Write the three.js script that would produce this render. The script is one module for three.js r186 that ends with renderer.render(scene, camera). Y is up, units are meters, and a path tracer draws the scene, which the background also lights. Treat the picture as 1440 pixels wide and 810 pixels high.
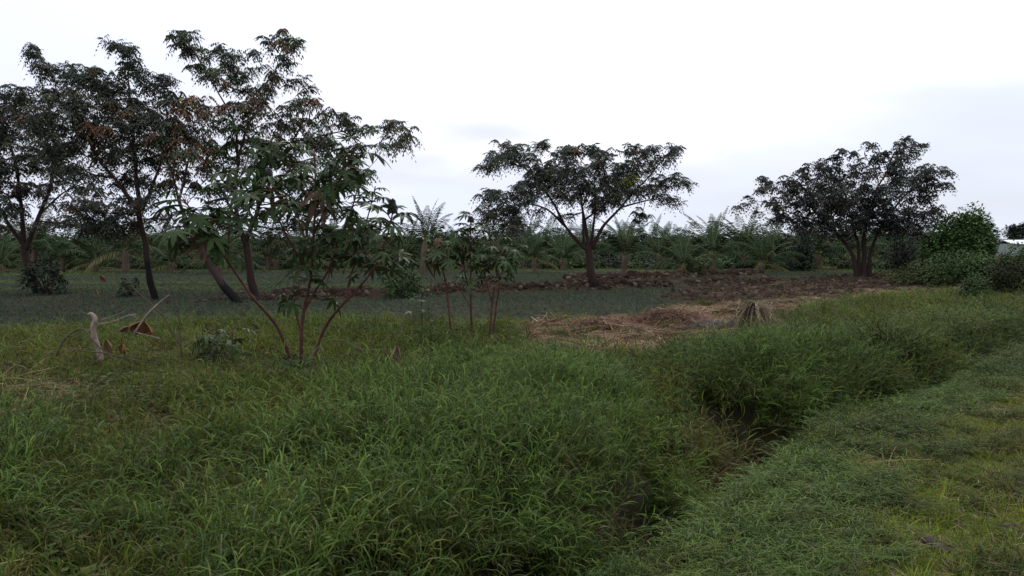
import * as THREE from 'three';
import { mergeGeometries } from 'three/addons/utils/BufferGeometryUtils.js';

// ---------------------------------------------------------------- camera
const scene = new THREE.Scene();
const EYE = 2.0, FOV = 40, W = 1440, HH = 810;
const FPX = (HH / 2) / Math.tan(FOV * Math.PI / 360);
const PITCH = Math.atan(60 / FPX);
const camera = new THREE.PerspectiveCamera(FOV, W / HH, 0.05, 3000);
camera.position.set(0, EYE, 0);
camera.rotation.set(-PITCH, 0, 0);
scene.add(camera);

// ---------------------------------------------------------------- noise
function mulberry(a) { return () => { a |= 0; a = a + 0x6D2B79F5 | 0; let t = Math.imul(a ^ a >>> 15, 1 | a); t = t + Math.imul(t ^ t >>> 7, 61 | t) ^ t; return ((t ^ t >>> 14) >>> 0) / 4294967296; }; }
function hash3(x, y, z) { let h = Math.imul(x, 374761393) ^ Math.imul(y, 668265263) ^ Math.imul(z, 2147483647 - 1013904223); h = Math.imul(h ^ h >>> 13, 1274126177); return ((h ^ h >>> 16) >>> 0) / 4294967296; }
const fade = t => t * t * (3 - 2 * t), mixf = (a, b, t) => a + (b - a) * t;
function noise3(x, y, z) {
  const X = Math.floor(x), Y = Math.floor(y), Z = Math.floor(z), u = fade(x - X), v = fade(y - Y), w = fade(z - Z);
  const c = (i, j, k) => hash3(X + i, Y + j, Z + k);
  return mixf(mixf(mixf(c(0, 0, 0), c(1, 0, 0), u), mixf(c(0, 1, 0), c(1, 1, 0), u), v), mixf(mixf(c(0, 0, 1), c(1, 0, 1), u), mixf(c(0, 1, 1), c(1, 1, 1), u), v), w);
}
const noise2 = (x, y) => noise3(x, y, 7.3);
function fbm3(x, y, z, n = 4) { let s = 0, a = 0.5, t = 0; for (let i = 0; i < n; i++) { s += a * noise3(x, y, z); t += a; a *= 0.5; x = x * 2.03 + 11.7; y = y * 2.03 + 5.1; z = z * 2.03 + 3.3; } return s / t; }
const fbm2 = (x, y, n = 4) => fbm3(x, y, 2.7, n);
const clamp = (x, a = 0, b = 1) => Math.min(b, Math.max(a, x));
const sstep = (a, b, x) => fade(clamp((x - a) / (b - a)));
const rad = d => d * Math.PI / 180;

// ---------------------------------------------------------------- sky: one overcast sheet with a bright break
const SUN_AZ = rad(9), SUN_EL = rad(38);           // azimuth right of the view axis
const sunDir = new THREE.Vector3(Math.sin(SUN_AZ) * Math.cos(SUN_EL), Math.sin(SUN_EL), -Math.cos(SUN_AZ) * Math.cos(SUN_EL));
{
  const w = 1536, h = 768, data = new Float32Array(w * h * 4);
  const glow = new THREE.Vector3(Math.sin(rad(8)) * Math.cos(rad(19)), Math.sin(rad(19)), -Math.cos(rad(8)) * Math.cos(rad(19)));
  const v = new THREE.Vector3();
  for (let j = 0; j < h; j++) for (let i = 0; i < w; i++) {
    const th = ((j + 0.5) / h - 0.5) * Math.PI, ph = ((i + 0.5) / w - 0.5) * 2 * Math.PI;
    v.set(Math.cos(ph) * Math.cos(th), Math.sin(th), Math.sin(ph) * Math.cos(th));
    const el = Math.max(0, v.y);
    // cloud sheet coordinates: flattened towards the horizon as a layer overhead
    const k = 1 / (el + 0.16), cx = v.x * k, cz = v.z * k;
    const n1 = fbm3(cx * 0.55 + 3.1, cz * 0.8 + 1.7, 0.5, 5), n2 = fbm3(cx * 1.5 + 9.2, cz * 2.4 - 4.4, 4.5, 5);
    const sheet = sstep(0.36, 0.66, n1 * 0.68 + n2 * 0.32);
    const ang = v.angleTo(glow) * 180 / Math.PI;
    const g = Math.exp(-Math.pow(ang / 21, 2)), g2 = Math.exp(-Math.pow(ang / 55, 2));
    // thin bluish veil, greyer cloud patches
    let r = mixf(0.72, 0.69, sheet), gg = mixf(0.765, 0.72, sheet), b = mixf(0.915, 0.82, sheet);
    const side = Math.max(0, v.x) / Math.hypot(v.x, v.z, 1e-4);
    gg += 0.006 * side; b -= 0.03 * side;
    const up = sstep(0.0, 1.0, el) * 0.62;                                  // an overcast sky brightens towards the zenith
    // the grey bank lower down holds the light back
    const el_d = Math.asin(clamp(v.y, -1, 1)) * 180 / Math.PI;
    const azd = Math.atan2(v.x, -v.z) * 180 / Math.PI;
    const edge = 7.2 + 4.5 * sstep(-4, 30, azd) + (n2 - 0.5) * 13 + (n1 - 0.5) * 6;
    const bank = 1 - sstep(edge - 2.8, edge + 2.6, el_d);
    const br = (0.40 * g + 0.05 * g2) * (1 - 0.8 * bank * sstep(-35, -2, azd)) * (0.86 + 0.3 * (1 - sheet));
    const s = (1 + up + br - 0.03 * bank * (0.4 + 0.9 * sheet)) * 0.905;
    const t = clamp(br * 1.5);
    r = mixf(r * s, Math.max(r, gg, b) * s, t); gg = mixf(gg * s, b * s, t * 0.9); b *= s;
    const o = (j * w + i) * 4;
    data[o] = r; data[o + 1] = gg; data[o + 2] = b; data[o + 3] = 1;
  }
  const tex = new THREE.DataTexture(data, w, h, THREE.RGBAFormat, THREE.FloatType);
  tex.mapping = THREE.EquirectangularReflectionMapping; tex.magFilter = tex.minFilter = THREE.LinearFilter; tex.needsUpdate = true;
  scene.background = tex; scene.environment = tex;
}
const sun = new THREE.DirectionalLight(new THREE.Color().setRGB(1, 0.95, 0.9), 1.3);
sun.position.copy(sunDir).multiplyScalar(120); sun.target.position.set(0, 0, -25);
sun.position.add(sun.target.position);
sun.castShadow = true; sun.shadow.radius = 40; sun.shadow.mapSize.set(4096, 4096);
Object.assign(sun.shadow.camera, { left: -70, right: 70, top: 70, bottom: -70, near: 1, far: 300 });
scene.add(sun, sun.target);

const renderer = new THREE.WebGLRenderer({ antialias: true });
renderer.toneMapping = THREE.LinearToneMapping;
renderer.toneMappingExposure = 1.28;
renderer.shadowMap.enabled = true;

// ---------------------------------------------------------------- places
const cP = Math.cos(PITCH), sP = Math.sin(PITCH);
function at(px, py, d) {                        // a point d metres in front of the camera's wall plane
  const a = (px - W / 2) / FPX, b = (HH / 2 - py) / FPX, t = d / (b * sP + cP);
  return new THREE.Vector3(a * t, EYE + (b * cP - sP) * t, -d);
}
const EDGE = [[-40, 15], [-12, 16], [-4.6, 18], [-0.4, 18.5], [3.2, 20], [7.7, 26], [19, 36], [40, 50], [90, 90]];
function polyY(list, x) { if (x <= list[0][0]) return list[0][1]; for (let i = 1; i < list.length; i++) if (x < list[i][0]) return mixf(list[i - 1][1], list[i][1], (x - list[i - 1][0]) / (list[i][0] - list[i - 1][0])); return list[list.length - 1][1]; }
const fieldEdge = x => polyY(EDGE, x) + (noise2(x * 0.35, 3.3) - 0.5) * 1.6 + (noise2(x * 1.9, 8.1) - 0.5) * 0.9;
const ditchU = (x, d) => 0.7507 * x - 0.6606 * d + 2.7 + (noise2((x + d) * 0.42, 1.2) - 0.5) * 0.7;
const RIDGE1 = [[-9, 30], [-6.6, 30.5], [-0.6, 35], [3.7, 37], [10, 40], [14, 42]], RIDGE2 = [[3, 45], [4.6, 46], [11, 50], [17, 54]];
function ridge(list, x, d, w) { if (x < list[0][0] || x > list[list.length - 1][0]) return 0; const q = (d - polyY(list, x) + (noise2(x * 0.6, 9) - 0.5) * 1.2) / w; return Math.max(0, 1 - q * q); }
const soilZone = (x, d) => {                    // dug brown ground round the right-hand tree and along the field's edge
  const e = fieldEdge(x), s = d - e;
  const a = sstep(4.5, 7.5, x) * sstep(-6.2, -4.2, s + (noise2(x * 0.7, d * 0.5) - 0.5) * 2.5) * (1 - sstep(5 + x * 0.35, 8 + x * 0.4, s)) * (1 - sstep(24, 29, x));
  return a * sstep(0.2, 0.45, noise2(x * 0.25 + 4, d * 0.2) + 0.25);
};
const hayZone = (x, d) => {
  const e = fieldEdge(x), s = d - e;
  return sstep(-0.6, 0.6, x) * (1 - sstep(6.2, 8.5, x)) * sstep(-1.2, 0.4, s + 8.0 - 3.2 * sstep(1.8, 6, x) + (noise2(x * 0.8, d * 0.8) - 0.5) * 2.5) * (1 - sstep(-0.4, 0.6, s));
};
const MOUNDS = [[2.6, 8.7, 0.9, 0.34], [3.3, 10.2, 0.9, 0.2], [0.2, 8.0, 1.0, 0.16], [-0.2, 5.6, 1.3, 0.14], [5.6, 12.6, 1.3, 0.1], [7.8, 15.5, 1.5, 0.1]];
const HOLES = [[1.12, 6.7, 0.24], [1.3, 7.2, 0.28], [1.42, 7.8, 0.3], [1.5, 8.5, 0.38], [1.56, 9.3, 0.56], [1.55, 10.0, 0.4], [2.05, 6.6, 0.5], [2.3, 7.45, 0.58], [3.8, 8.5, 0.5], [4.05, 9.3, 0.58], [0.75, 5.1, 0.5], [0.75, 5.75, 0.4], [-0.2, 4.1, 0.3], [6.5, 12.6, 0.5], [-0.9, 5.4, 0.16], [0.2, 6.9, 0.18], [5.0, 10.6, 0.35]];
const holeAt = (x, d) => { let h = 0; for (const [hx, hd, r] of HOLES) h = Math.max(h, 1 - sstep(0.75, 1.1, Math.hypot(x - hx, d - hd) / r + (noise2(x * 4, d * 4) - 0.5) * 0.5)); return h; };
function H(x, d) {
  const u = ditchU(x, d), e = fieldEdge(x);
  const bump = (fbm2(x * 0.7, d * 0.7, 3) - 0.5) * 0.22 + (fbm2(x * 2.6 + 7, d * 2.6, 2) - 0.5) * 0.06;
  let left = (0.46 - 0.26 * sstep(-2.5, 1.5, x) + 0.04 * sstep(5, 9, x)) * (1 - sstep(e - 5.5, e - 0.6, d)) + bump * (0.25 + 0.75 * (1 - sstep(e - 2, e, d)));
  left += 0.10 * sstep(-1, -5, x) * (1 - sstep(7, 11, d));
  left += 0.26 * ridge(RIDGE1, x, d, 1.3) * (0.4 + 0.9 * noise2(x * 1.7, d * 1.7)) + 0.25 * ridge(RIDGE2, x, d, 1.4) * (0.4 + 0.9 * noise2(x * 1.5, d * 1.9));
  left += 0.14 * soilZone(x, d) * (fbm2(x * 1.3, d * 1.3, 3) - 0.35);
  left += 0.2 * hayZone(x, d) * fbm2(x * 0.9 + 2, d * 0.9, 2);
  const path = 0.40 + bump * 0.6 + 0.05 * sstep(1.5, 4, u);
  for (const [mx, md, mr, mh] of MOUNDS) left += mh * Math.exp(-((x - mx) ** 2 + (d - md) ** 2) / (mr * mr));
  const deep = -0.6 * (1 - sstep(16, 34, d)) + 0.12 * sstep(16, 34, d);
  const h = u > 0 ? mixf(deep, path, sstep(0.12, 0.6, u)) : mixf(deep, left, sstep(0.16, 0.72, -u));
  return mixf(h - 0.5 * holeAt(x, d), 0, sstep(75, 120, Math.hypot(x, d)));
}
const onGround = (x, d) => new THREE.Vector3(x, H(x, d), -d);
function groundAt(px, py) { let p; for (let d = 2; d < 150; d += 0.04 + d * 0.002) { p = at(px, py, d); if (p.y < H(p.x, d)) break; } return onGround(p.x, -p.z); }

// ---------------------------------------------------------------- geometry collector
class G {
  constructor() { this.p = []; this.c = []; this.uv = []; this.i = []; }
  v(x, y, z, c, u = 0, w = 0) { this.p.push(x, y, z); this.c.push(c[0], c[1], c[2]); this.uv.push(u, w); return this.p.length / 3 - 1; }
  V(q, c, u = 0, w = 0) { return this.v(q.x, q.y, q.z, c, u, w); }
  t(a, b, c) { this.i.push(a, b, c); }
  q(a, b, c, d) { this.i.push(a, b, c, a, c, d); }
  tris() { return this.i.length / 3; }
  geo() {
    const g = new THREE.BufferGeometry();
    g.setAttribute('position', new THREE.Float32BufferAttribute(this.p, 3));
    g.setAttribute('color', new THREE.Float32BufferAttribute(this.c, 3));
    g.setAttribute('uv', new THREE.Float32BufferAttribute(this.uv, 2));
    g.setIndex(this.i); g.computeVertexNormals(); return g;
  }
  mesh(name, m, parent) { const o = new THREE.Mesh(this.geo(), m); o.name = name; if (parent) parent.add(o); return o; }
}
const V3 = (x, y, z) => new THREE.Vector3(x, y, z);
function tube(g, pts, radii, sides, col, rough = 0, rnd = null) {       // pts: Vector3[], radii: number[]; col: colour or f(point, angle)
  const n = pts.length; let ref = V3(0.31, 0.12, 0.94).normalize(), rows = [], len = 0;
  for (let k = 0; k < n; k++) {
    const T = pts[Math.min(n - 1, k + 1)].clone().sub(pts[Math.max(0, k - 1)]).normalize();
    if (k) len += pts[k].distanceTo(pts[k - 1]);
    const N = ref.clone().addScaledVector(T, -ref.dot(T)).normalize(), B = T.clone().cross(N); ref = N;
    const row = [];
    for (let s = 0; s < sides; s++) {
      const a = s / sides * 2 * Math.PI, r = radii[k] * (1 + (rough ? (noise3(Math.cos(a) * 2 + 5, Math.sin(a) * 2 + 5, len * 2.2) - 0.5) * 2 * rough : 0));
      const p = pts[k].clone().addScaledVector(N, Math.cos(a) * r).addScaledVector(B, Math.sin(a) * r);
      row.push(g.V(p, typeof col === 'function' ? col(p, a) : col, s / sides * 6.283 * radii[0], len));
    }
    rows.push(row);
  }
  for (let k = 0; k + 1 < n; k++) for (let s = 0; s < sides; s++) g.q(rows[k][s], rows[k][(s + 1) % sides], rows[k + 1][(s + 1) % sides], rows[k + 1][s]);
  const c1 = typeof col === 'function' ? col(pts[n - 1], 0) : col, e = g.V(pts[n - 1], c1);
  for (let s = 0; s < sides; s++) g.t(rows[n - 1][s], rows[n - 1][(s + 1) % sides], e);
  const c0 = typeof col === 'function' ? col(pts[0], 0) : col, b0 = g.V(pts[0], c0);
  for (let s = 0; s < sides; s++) g.t(rows[0][(s + 1) % sides], rows[0][s], b0);
}
function smooth(pts, n) { return new THREE.CatmullRomCurve3(pts, false, 'centripetal').getPoints(n); }
const lerpR = (a, b, n, pow = 1) => Array.from({ length: n }, (_, i) => mixf(a, b, Math.pow(i / (n - 1), pow)));
const tint = (c, k, r = 0, rnd) => [c[0] * (k + (r ? (rnd() - 0.5) * r : 0)), c[1] * k, c[2] * (k + (r ? (rnd() - 0.5) * r : 0))];

// ---------------------------------------------------------------- materials
function noiseTex(size, f, srgb = false) {
  const d = new Uint8Array(size * size * 4);
  for (let j = 0; j < size; j++) for (let i = 0; i < size; i++) { const c = f(i / size, j / size), o = (j * size + i) * 4; d[o] = clamp(c[0]) * 255; d[o + 1] = clamp(c[1]) * 255; d[o + 2] = clamp(c[2]) * 255; d[o + 3] = 255; }
  const t = new THREE.DataTexture(d, size, size); t.wrapS = t.wrapT = THREE.RepeatWrapping; t.magFilter = THREE.LinearFilter; t.minFilter = THREE.LinearMipmapLinearFilter; t.generateMipmaps = true;
  if (srgb) t.colorSpace = THREE.SRGBColorSpace; t.needsUpdate = true; return t;
}
const pnoise = (u, v, f, s) => { // tileable value noise
  const x = u * f, y = v * f, X = Math.floor(x), Y = Math.floor(y), a = fade(x - X), b = fade(y - Y), m = k => ((k % f) + f) % f;
  return mixf(mixf(hash3(m(X), m(Y), s), hash3(m(X + 1), m(Y), s), a), mixf(hash3(m(X), m(Y + 1), s), hash3(m(X + 1), m(Y + 1), s), a), b);
};
const pf = (u, v, f, s) => 0.5 * pnoise(u, v, f, s) + 0.28 * pnoise(u, v, f * 2, s + 1) + 0.14 * pnoise(u, v, f * 4, s + 2) + 0.08 * pnoise(u, v, f * 8, s + 3);
const barkBump = noiseTex(256, (u, v) => { const k = pf(u, v * 0.999, 8, 11) * 0.5 + 0.5 * pnoise(u, v, 32, 5) * pnoise(u, v, 6, 9); return [k, k, k]; });
const soilBump = noiseTex(512, (u, v) => { const k = pf(u, v, 10, 31) * 0.65 + pf(u, v, 48, 41) * 0.35; return [k, k, k]; });
const soilMap = noiseTex(512, (u, v) => { const k = 0.62 + 0.55 * (pf(u, v, 12, 51) - 0.5) + 0.5 * (pf(u, v, 60, 61) - 0.5); return [k * 1.03, k, k * 0.96]; });
const vc = (o = {}) => new THREE.MeshPhysicalMaterial({ vertexColors: true, side: THREE.DoubleSide, roughness: 0.85, specularIntensity: 0.16, ...o });
const M = {
  ground: vc({ roughness: 1, specularIntensity: 0, map: soilMap, bumpMap: soilBump, bumpScale: 0.03 }),
  grass: vc({ roughness: 0.8, specularIntensity: 0.12, transmission: 0.35, thickness: 0 }), dry: vc({ roughness: 0.9, specularIntensity: 0.05 }), crop: vc({ roughness: 0.8, specularIntensity: 0 }),
  crown: vc({ roughness: 0.7, specularIntensity: 0.04 }), bark: vc({ roughness: 0.95, bumpMap: barkBump, bumpScale: 0.02 }),
  castor: vc({ roughness: 0.55, specularIntensity: 0.16, transmission: 0.25, thickness: 0 }), stem: vc({ roughness: 0.55 }), palm: vc({ roughness: 0.7, specularIntensity: 0.03 }), soil: vc({ roughness: 1, specularIntensity: 0 }),
  wall: vc({ roughness: 0.9 }), roof: vc({ roughness: 0.6 }),
};

// ---------------------------------------------------------------- naming
const used = {};
function numbered(n) { used[n] = (used[n] ?? -1) + 1; return used[n] ? `${n}_${String(used[n]).padStart(3, '0')}` : n; }
function tag(o, name, label, category, group, kind) {
  o.name = numbered(name); o.userData = { label, category };
  if (group) o.userData.group = group;
  if (kind) o.userData.kind = kind;
  scene.add(o); return o;
}
function thing(name, label, category, pos, group) { const o = new THREE.Group(); tag(o, name, label, category, group); o.position.copy(pos); return o; }

// ---------------------------------------------------------------- ground
const C = {
  soil: [0.1, 0.07, 0.05], dark: [0.052, 0.038, 0.029], floor: [0.078, 0.07, 0.042], hay: [0.13, 0.08, 0.055],
  field: [0.062, 0.06, 0.045], path: [0.085, 0.092, 0.04], verge: [0.07, 0.085, 0.035],
};
const mix3 = (a, b, t) => [mixf(a[0], b[0], t), mixf(a[1], b[1], t), mixf(a[2], b[2], t)];
function groundColour(x, d) {
  const u = ditchU(x, d), e = fieldEdge(x), n = fbm2(x * 0.9, d * 0.9, 4), m = noise2(x * 0.3 + 9, d * 0.3);
  let c;
  if (u > 0) c = mix3(C.path, C.soil, sstep(0.59, 0.66, fbm2(x * 1.9 + 14, d * 1.5 + 3, 3)));
  else {
    c = mix3(C.floor, C.soil, sstep(0.45, 0.7, n));
    c = mix3(c, C.field, sstep(e - 1.2, e + 0.4, d));
    c = mix3(c, C.hay, hayZone(x, d) * sstep(0.25, 0.55, n));
    const grassy = sstep(0.5, 0.62, noise2(x * 0.06 + 2, d * 0.28)) * sstep(1, 3, d - polyY(RIDGE1, x) - (x < -8 ? 4 : 0));
    c = mix3(c, C.verge, grassy);
    c = mix3(c, mix3(C.soil, C.dark, sstep(0.4, 0.65, n)), Math.max(soilZone(x, d), sstep(0.1, 0.5, ridge(RIDGE1, x, d, 1.6)), sstep(0.1, 0.5, ridge(RIDGE2, x, d, 1.7))));
  }
  if (d > 58) c = mix3(c, mix3(C.verge, C.soil, n), sstep(58, 66, d));
  return c;
}
{
  const g = new G(), NX = 330, NZ = 330, row = [];
  const wx = t => t * 26 + 900 * Math.pow(Math.abs(t), 7) * Math.sign(t);          // t in -1..1
  const wd = t => -12 + 78 * t * (0.35 + 0.65 * t) + 1500 * Math.pow(t, 9);         // t in 0..1
  for (let j = 0; j <= NZ; j++) for (let i = 0; i <= NX; i++) {
    const d = wd(j / NZ), x = wx(i / NX * 2 - 1) + 4 * sstep(0, 30, d);
    row.push(g.v(x, H(x, d), -d, groundColour(x, d), x / 2.4, d / 2.4));
  }
  for (let j = 0; j < NZ; j++) for (let i = 0; i < NX; i++) { const a = j * (NX + 1) + i; g.q(a, a + 1, a + NX + 2, a + NX + 1); }
  const o = g.mesh('ground', M.ground); tag(o, 'ground', 'grassy bank, ditch and dark crop field of brown soil', 'ground', null, 'structure');
}
console.log('ground');

// ---------------------------------------------------------------- grass
function blade(g, rnd, o, az, h, lean, w, segs, col, droop = 0.35) {
  const dx = Math.cos(az), dz = Math.sin(az), sx = -dz, sz = dx; let pl = -1, pr = -1; const tw = (rnd() - 0.5) * 0.9;
  for (let k = 0; k <= segs; k++) {
    const t = k / segs, r = lean * h * Math.pow(t, 1.6), y = h * (t - droop * t * t * Math.min(1.4, lean + 0.2)), ww = w * (1 - Math.pow(t, 1.8)) * 0.5 * (0.6 + 0.4 * Math.min(1, t * 5));
    const cx = o.x + dx * r, cz = o.z + dz * r, ct = Math.cos(tw * t), st = Math.sin(tw * t);
    if (k === segs) { const a = g.v(cx, o.y + y, cz, col); g.t(pl, pr, a); }
    else { const a = g.v(cx + sx * ww * ct, o.y + y + ww * st, cz + sz * ww * ct, col), b = g.v(cx - sx * ww * ct, o.y + y - ww * st, cz - sz * ww * ct, col); if (k) g.q(pl, pr, b, a); pl = a; pr = b; }
  }
}
function tuft(seed, n, h, spread, w, lean, segs, pal) {
  const rnd = mulberry(seed), g = new G();
  for (let i = 0; i < n; i++) {
    const a = rnd() * 6.283, r = Math.sqrt(rnd()) * spread;
    const c = tint(pal[Math.floor(rnd() * pal.length)], 0.75 + rnd() * 0.5, 0.1, rnd);
    blade(g, rnd, V3(Math.cos(a) * r, -0.02, Math.sin(a) * r), a + (rnd() - 0.5) * 2.4, h * (0.45 + 0.6 * rnd()), lean * (0.25 + rnd()), w * (0.7 + 0.6 * rnd()), segs, c, 0.3 + 0.35 * rnd());
  }
  return g.geo();
}
function leafyStems(seed, n, h, spread, w, pal) {                        // creeping grass with short broad leaves along its stems
  const rnd = mulberry(seed), g = new G();
  for (let i = 0; i < n; i++) {
    const a = rnd() * 6.283, r = Math.sqrt(rnd()) * spread, hh = h * (0.5 + 0.6 * rnd()), ln = 0.15 + rnd() * 0.7, az = a + (rnd() - 0.5) * 2;
    const b = V3(Math.cos(a) * r, -0.02, Math.sin(a) * r), pts = [];
    for (let k = 0; k <= 4; k++) { const t = k / 4; pts.push(V3(b.x + Math.cos(az) * ln * hh * t * t, b.y + hh * (t - 0.22 * ln * t * t), b.z + Math.sin(az) * ln * hh * t * t)); }
    const c0 = tint(pal[0], 0.9 + rnd() * 0.3);
    tube(g, pts, lerpR(0.0028, 0.001, 5), 3, c0);
    for (let k = 1; k <= 10; k++) {
      const t = 0.15 + 0.85 * k / 10, s = Math.min(3, Math.floor(t * 4)), p = pts[s].clone().lerp(pts[s + 1], t * 4 - s);
      blade(g, rnd, p, az + k * 2.4 + rnd() * 1.2, (0.05 + rnd() * 0.06), 0.5 + rnd() * 1.0, w * (0.8 + rnd() * 0.5), 3, tint(pal[Math.floor(rnd() * pal.length)], 0.75 + rnd() * 0.55, 0.1, rnd), 0.25 + rnd() * 0.4);
    }
  }
  return g.geo();
}
function litter(seed, n, len, w, pal) {                                   // dead stalks lying on the ground
  const rnd = mulberry(seed), g = new G();
  for (let i = 0; i < n; i++) {
    const x = (rnd() - 0.5) * 0.3, z = (rnd() - 0.5) * 0.3, az = rnd() * 6.283, L = len * (0.4 + rnd()), y = 0.01 + rnd() * 0.06, s = (rnd() - 0.5) * 0.3, c = tint(pal[Math.floor(rnd() * pal.length)], 0.7 + rnd() * 0.6);
    const dx = Math.cos(az), dz = Math.sin(az), wx = -dz * w / 2, wz = dx * w / 2, cv = (rnd() - 0.5) * 0.25; let pa, pb;
    for (let k = 0; k <= 3; k++) { const t = k / 3 - 0.5, ox = dx * L * t - dz * cv * L * t * t * 2, oz = dz * L * t + dx * cv * L * t * t * 2, yy = y + s * L * t - L * 0.1 * t * t + 0.02; const a = g.v(x + ox + wx, yy, z + oz + wz, c), b = g.v(x + ox - wx, yy + w * 0.4, z + oz - wz, c); if (k) g.q(pa, pb, b, a); pa = a; pb = b; }
  }
  return g.geo();
}
const PAL = {
  lush: [[0.076, 0.122, 0.02], [0.063, 0.106, 0.02], [0.1, 0.138, 0.028], [0.12, 0.138, 0.055], [0.066, 0.112, 0.028]],
  mid: [[0.092, 0.136, 0.017], [0.078, 0.12, 0.017], [0.112, 0.148, 0.024], [0.125, 0.105, 0.048], [0.084, 0.132, 0.018]],
  path: [[0.152, 0.22, 0.018], [0.132, 0.195, 0.017], [0.17, 0.225, 0.024], [0.16, 0.17, 0.045], [0.142, 0.21, 0.018]],
  verge: [[0.072, 0.118, 0.032], [0.062, 0.1, 0.03], [0.085, 0.125, 0.036]],
  straw: [[0.18, 0.14, 0.08], [0.14, 0.105, 0.062], [0.24, 0.19, 0.115], [0.11, 0.074, 0.048]],
  hay: [[0.18, 0.118, 0.068], [0.13, 0.08, 0.05], [0.23, 0.165, 0.1], [0.095, 0.057, 0.038]],
  crop: [[0.066, 0.1, 0.062], [0.058, 0.092, 0.058], [0.075, 0.106, 0.064]],
};
class Patch {                                                             // one kind of uncountable growth, copies of one small tuft
  constructor(geos, mat) { this.v = geos.map(g => ({ g, m: [], c: [] })); this.mat = mat; }
  add(k, p, s, sy, turn, c, tiltx = 0, tiltz = 0) {
    const e = this.v[k % this.v.length], q = new THREE.Quaternion().setFromEuler(new THREE.Euler(tiltx, turn, tiltz));
    e.m.push(new THREE.Matrix4().compose(p, q, V3(s, sy, s))); e.c.push(c);
  }
  done(name, label, category) {
    for (const e of this.v) {
      if (!e.m.length) continue;
      const o = new THREE.InstancedMesh(e.g, this.mat, e.m.length);
      e.m.forEach((m, i) => { o.setMatrixAt(i, m); o.setColorAt(i, new THREE.Color().setRGB(e.c[i][0], e.c[i][1], e.c[i][2])); });
      tag(o, name, label, category, null, 'stuff'); this.count = (this.count ?? 0) + e.m.length;
    }
    console.log(name, this.count);
  }
}
function tile(seed, geos, n, R, k = 1, kw = 1) {                            // a hand-sized sod: several tufts grown close together
  const rnd = mulberry(seed), parts = [];
  for (let i = 0; i < n; i++) {
    const g = geos[Math.floor(rnd() * geos.length)].clone(), a = rnd() * 6.283, r = Math.sqrt(rnd()) * R, h = (0.7 + 0.6 * rnd()) * k, f = 0.55 + 0.8 * rnd(), y = rnd() < 0.25 ? 1.25 : 1, c = g.attributes.color;
    g.applyMatrix4(new THREE.Matrix4().compose(V3(Math.cos(a) * r, 0, Math.sin(a) * r), new THREE.Quaternion().setFromEuler(new THREE.Euler((rnd() - 0.5) * 0.5, rnd() * 6.283, (rnd() - 0.5) * 0.5)), V3(h * kw, h, h * kw)));
    for (let q = 0; q < c.count; q++) c.setXYZ(q, c.getX(q) * f * y, c.getY(q) * f, c.getZ(q) * f);
    parts.push(g);
  }
  return mergeGeometries(parts);
}
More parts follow.
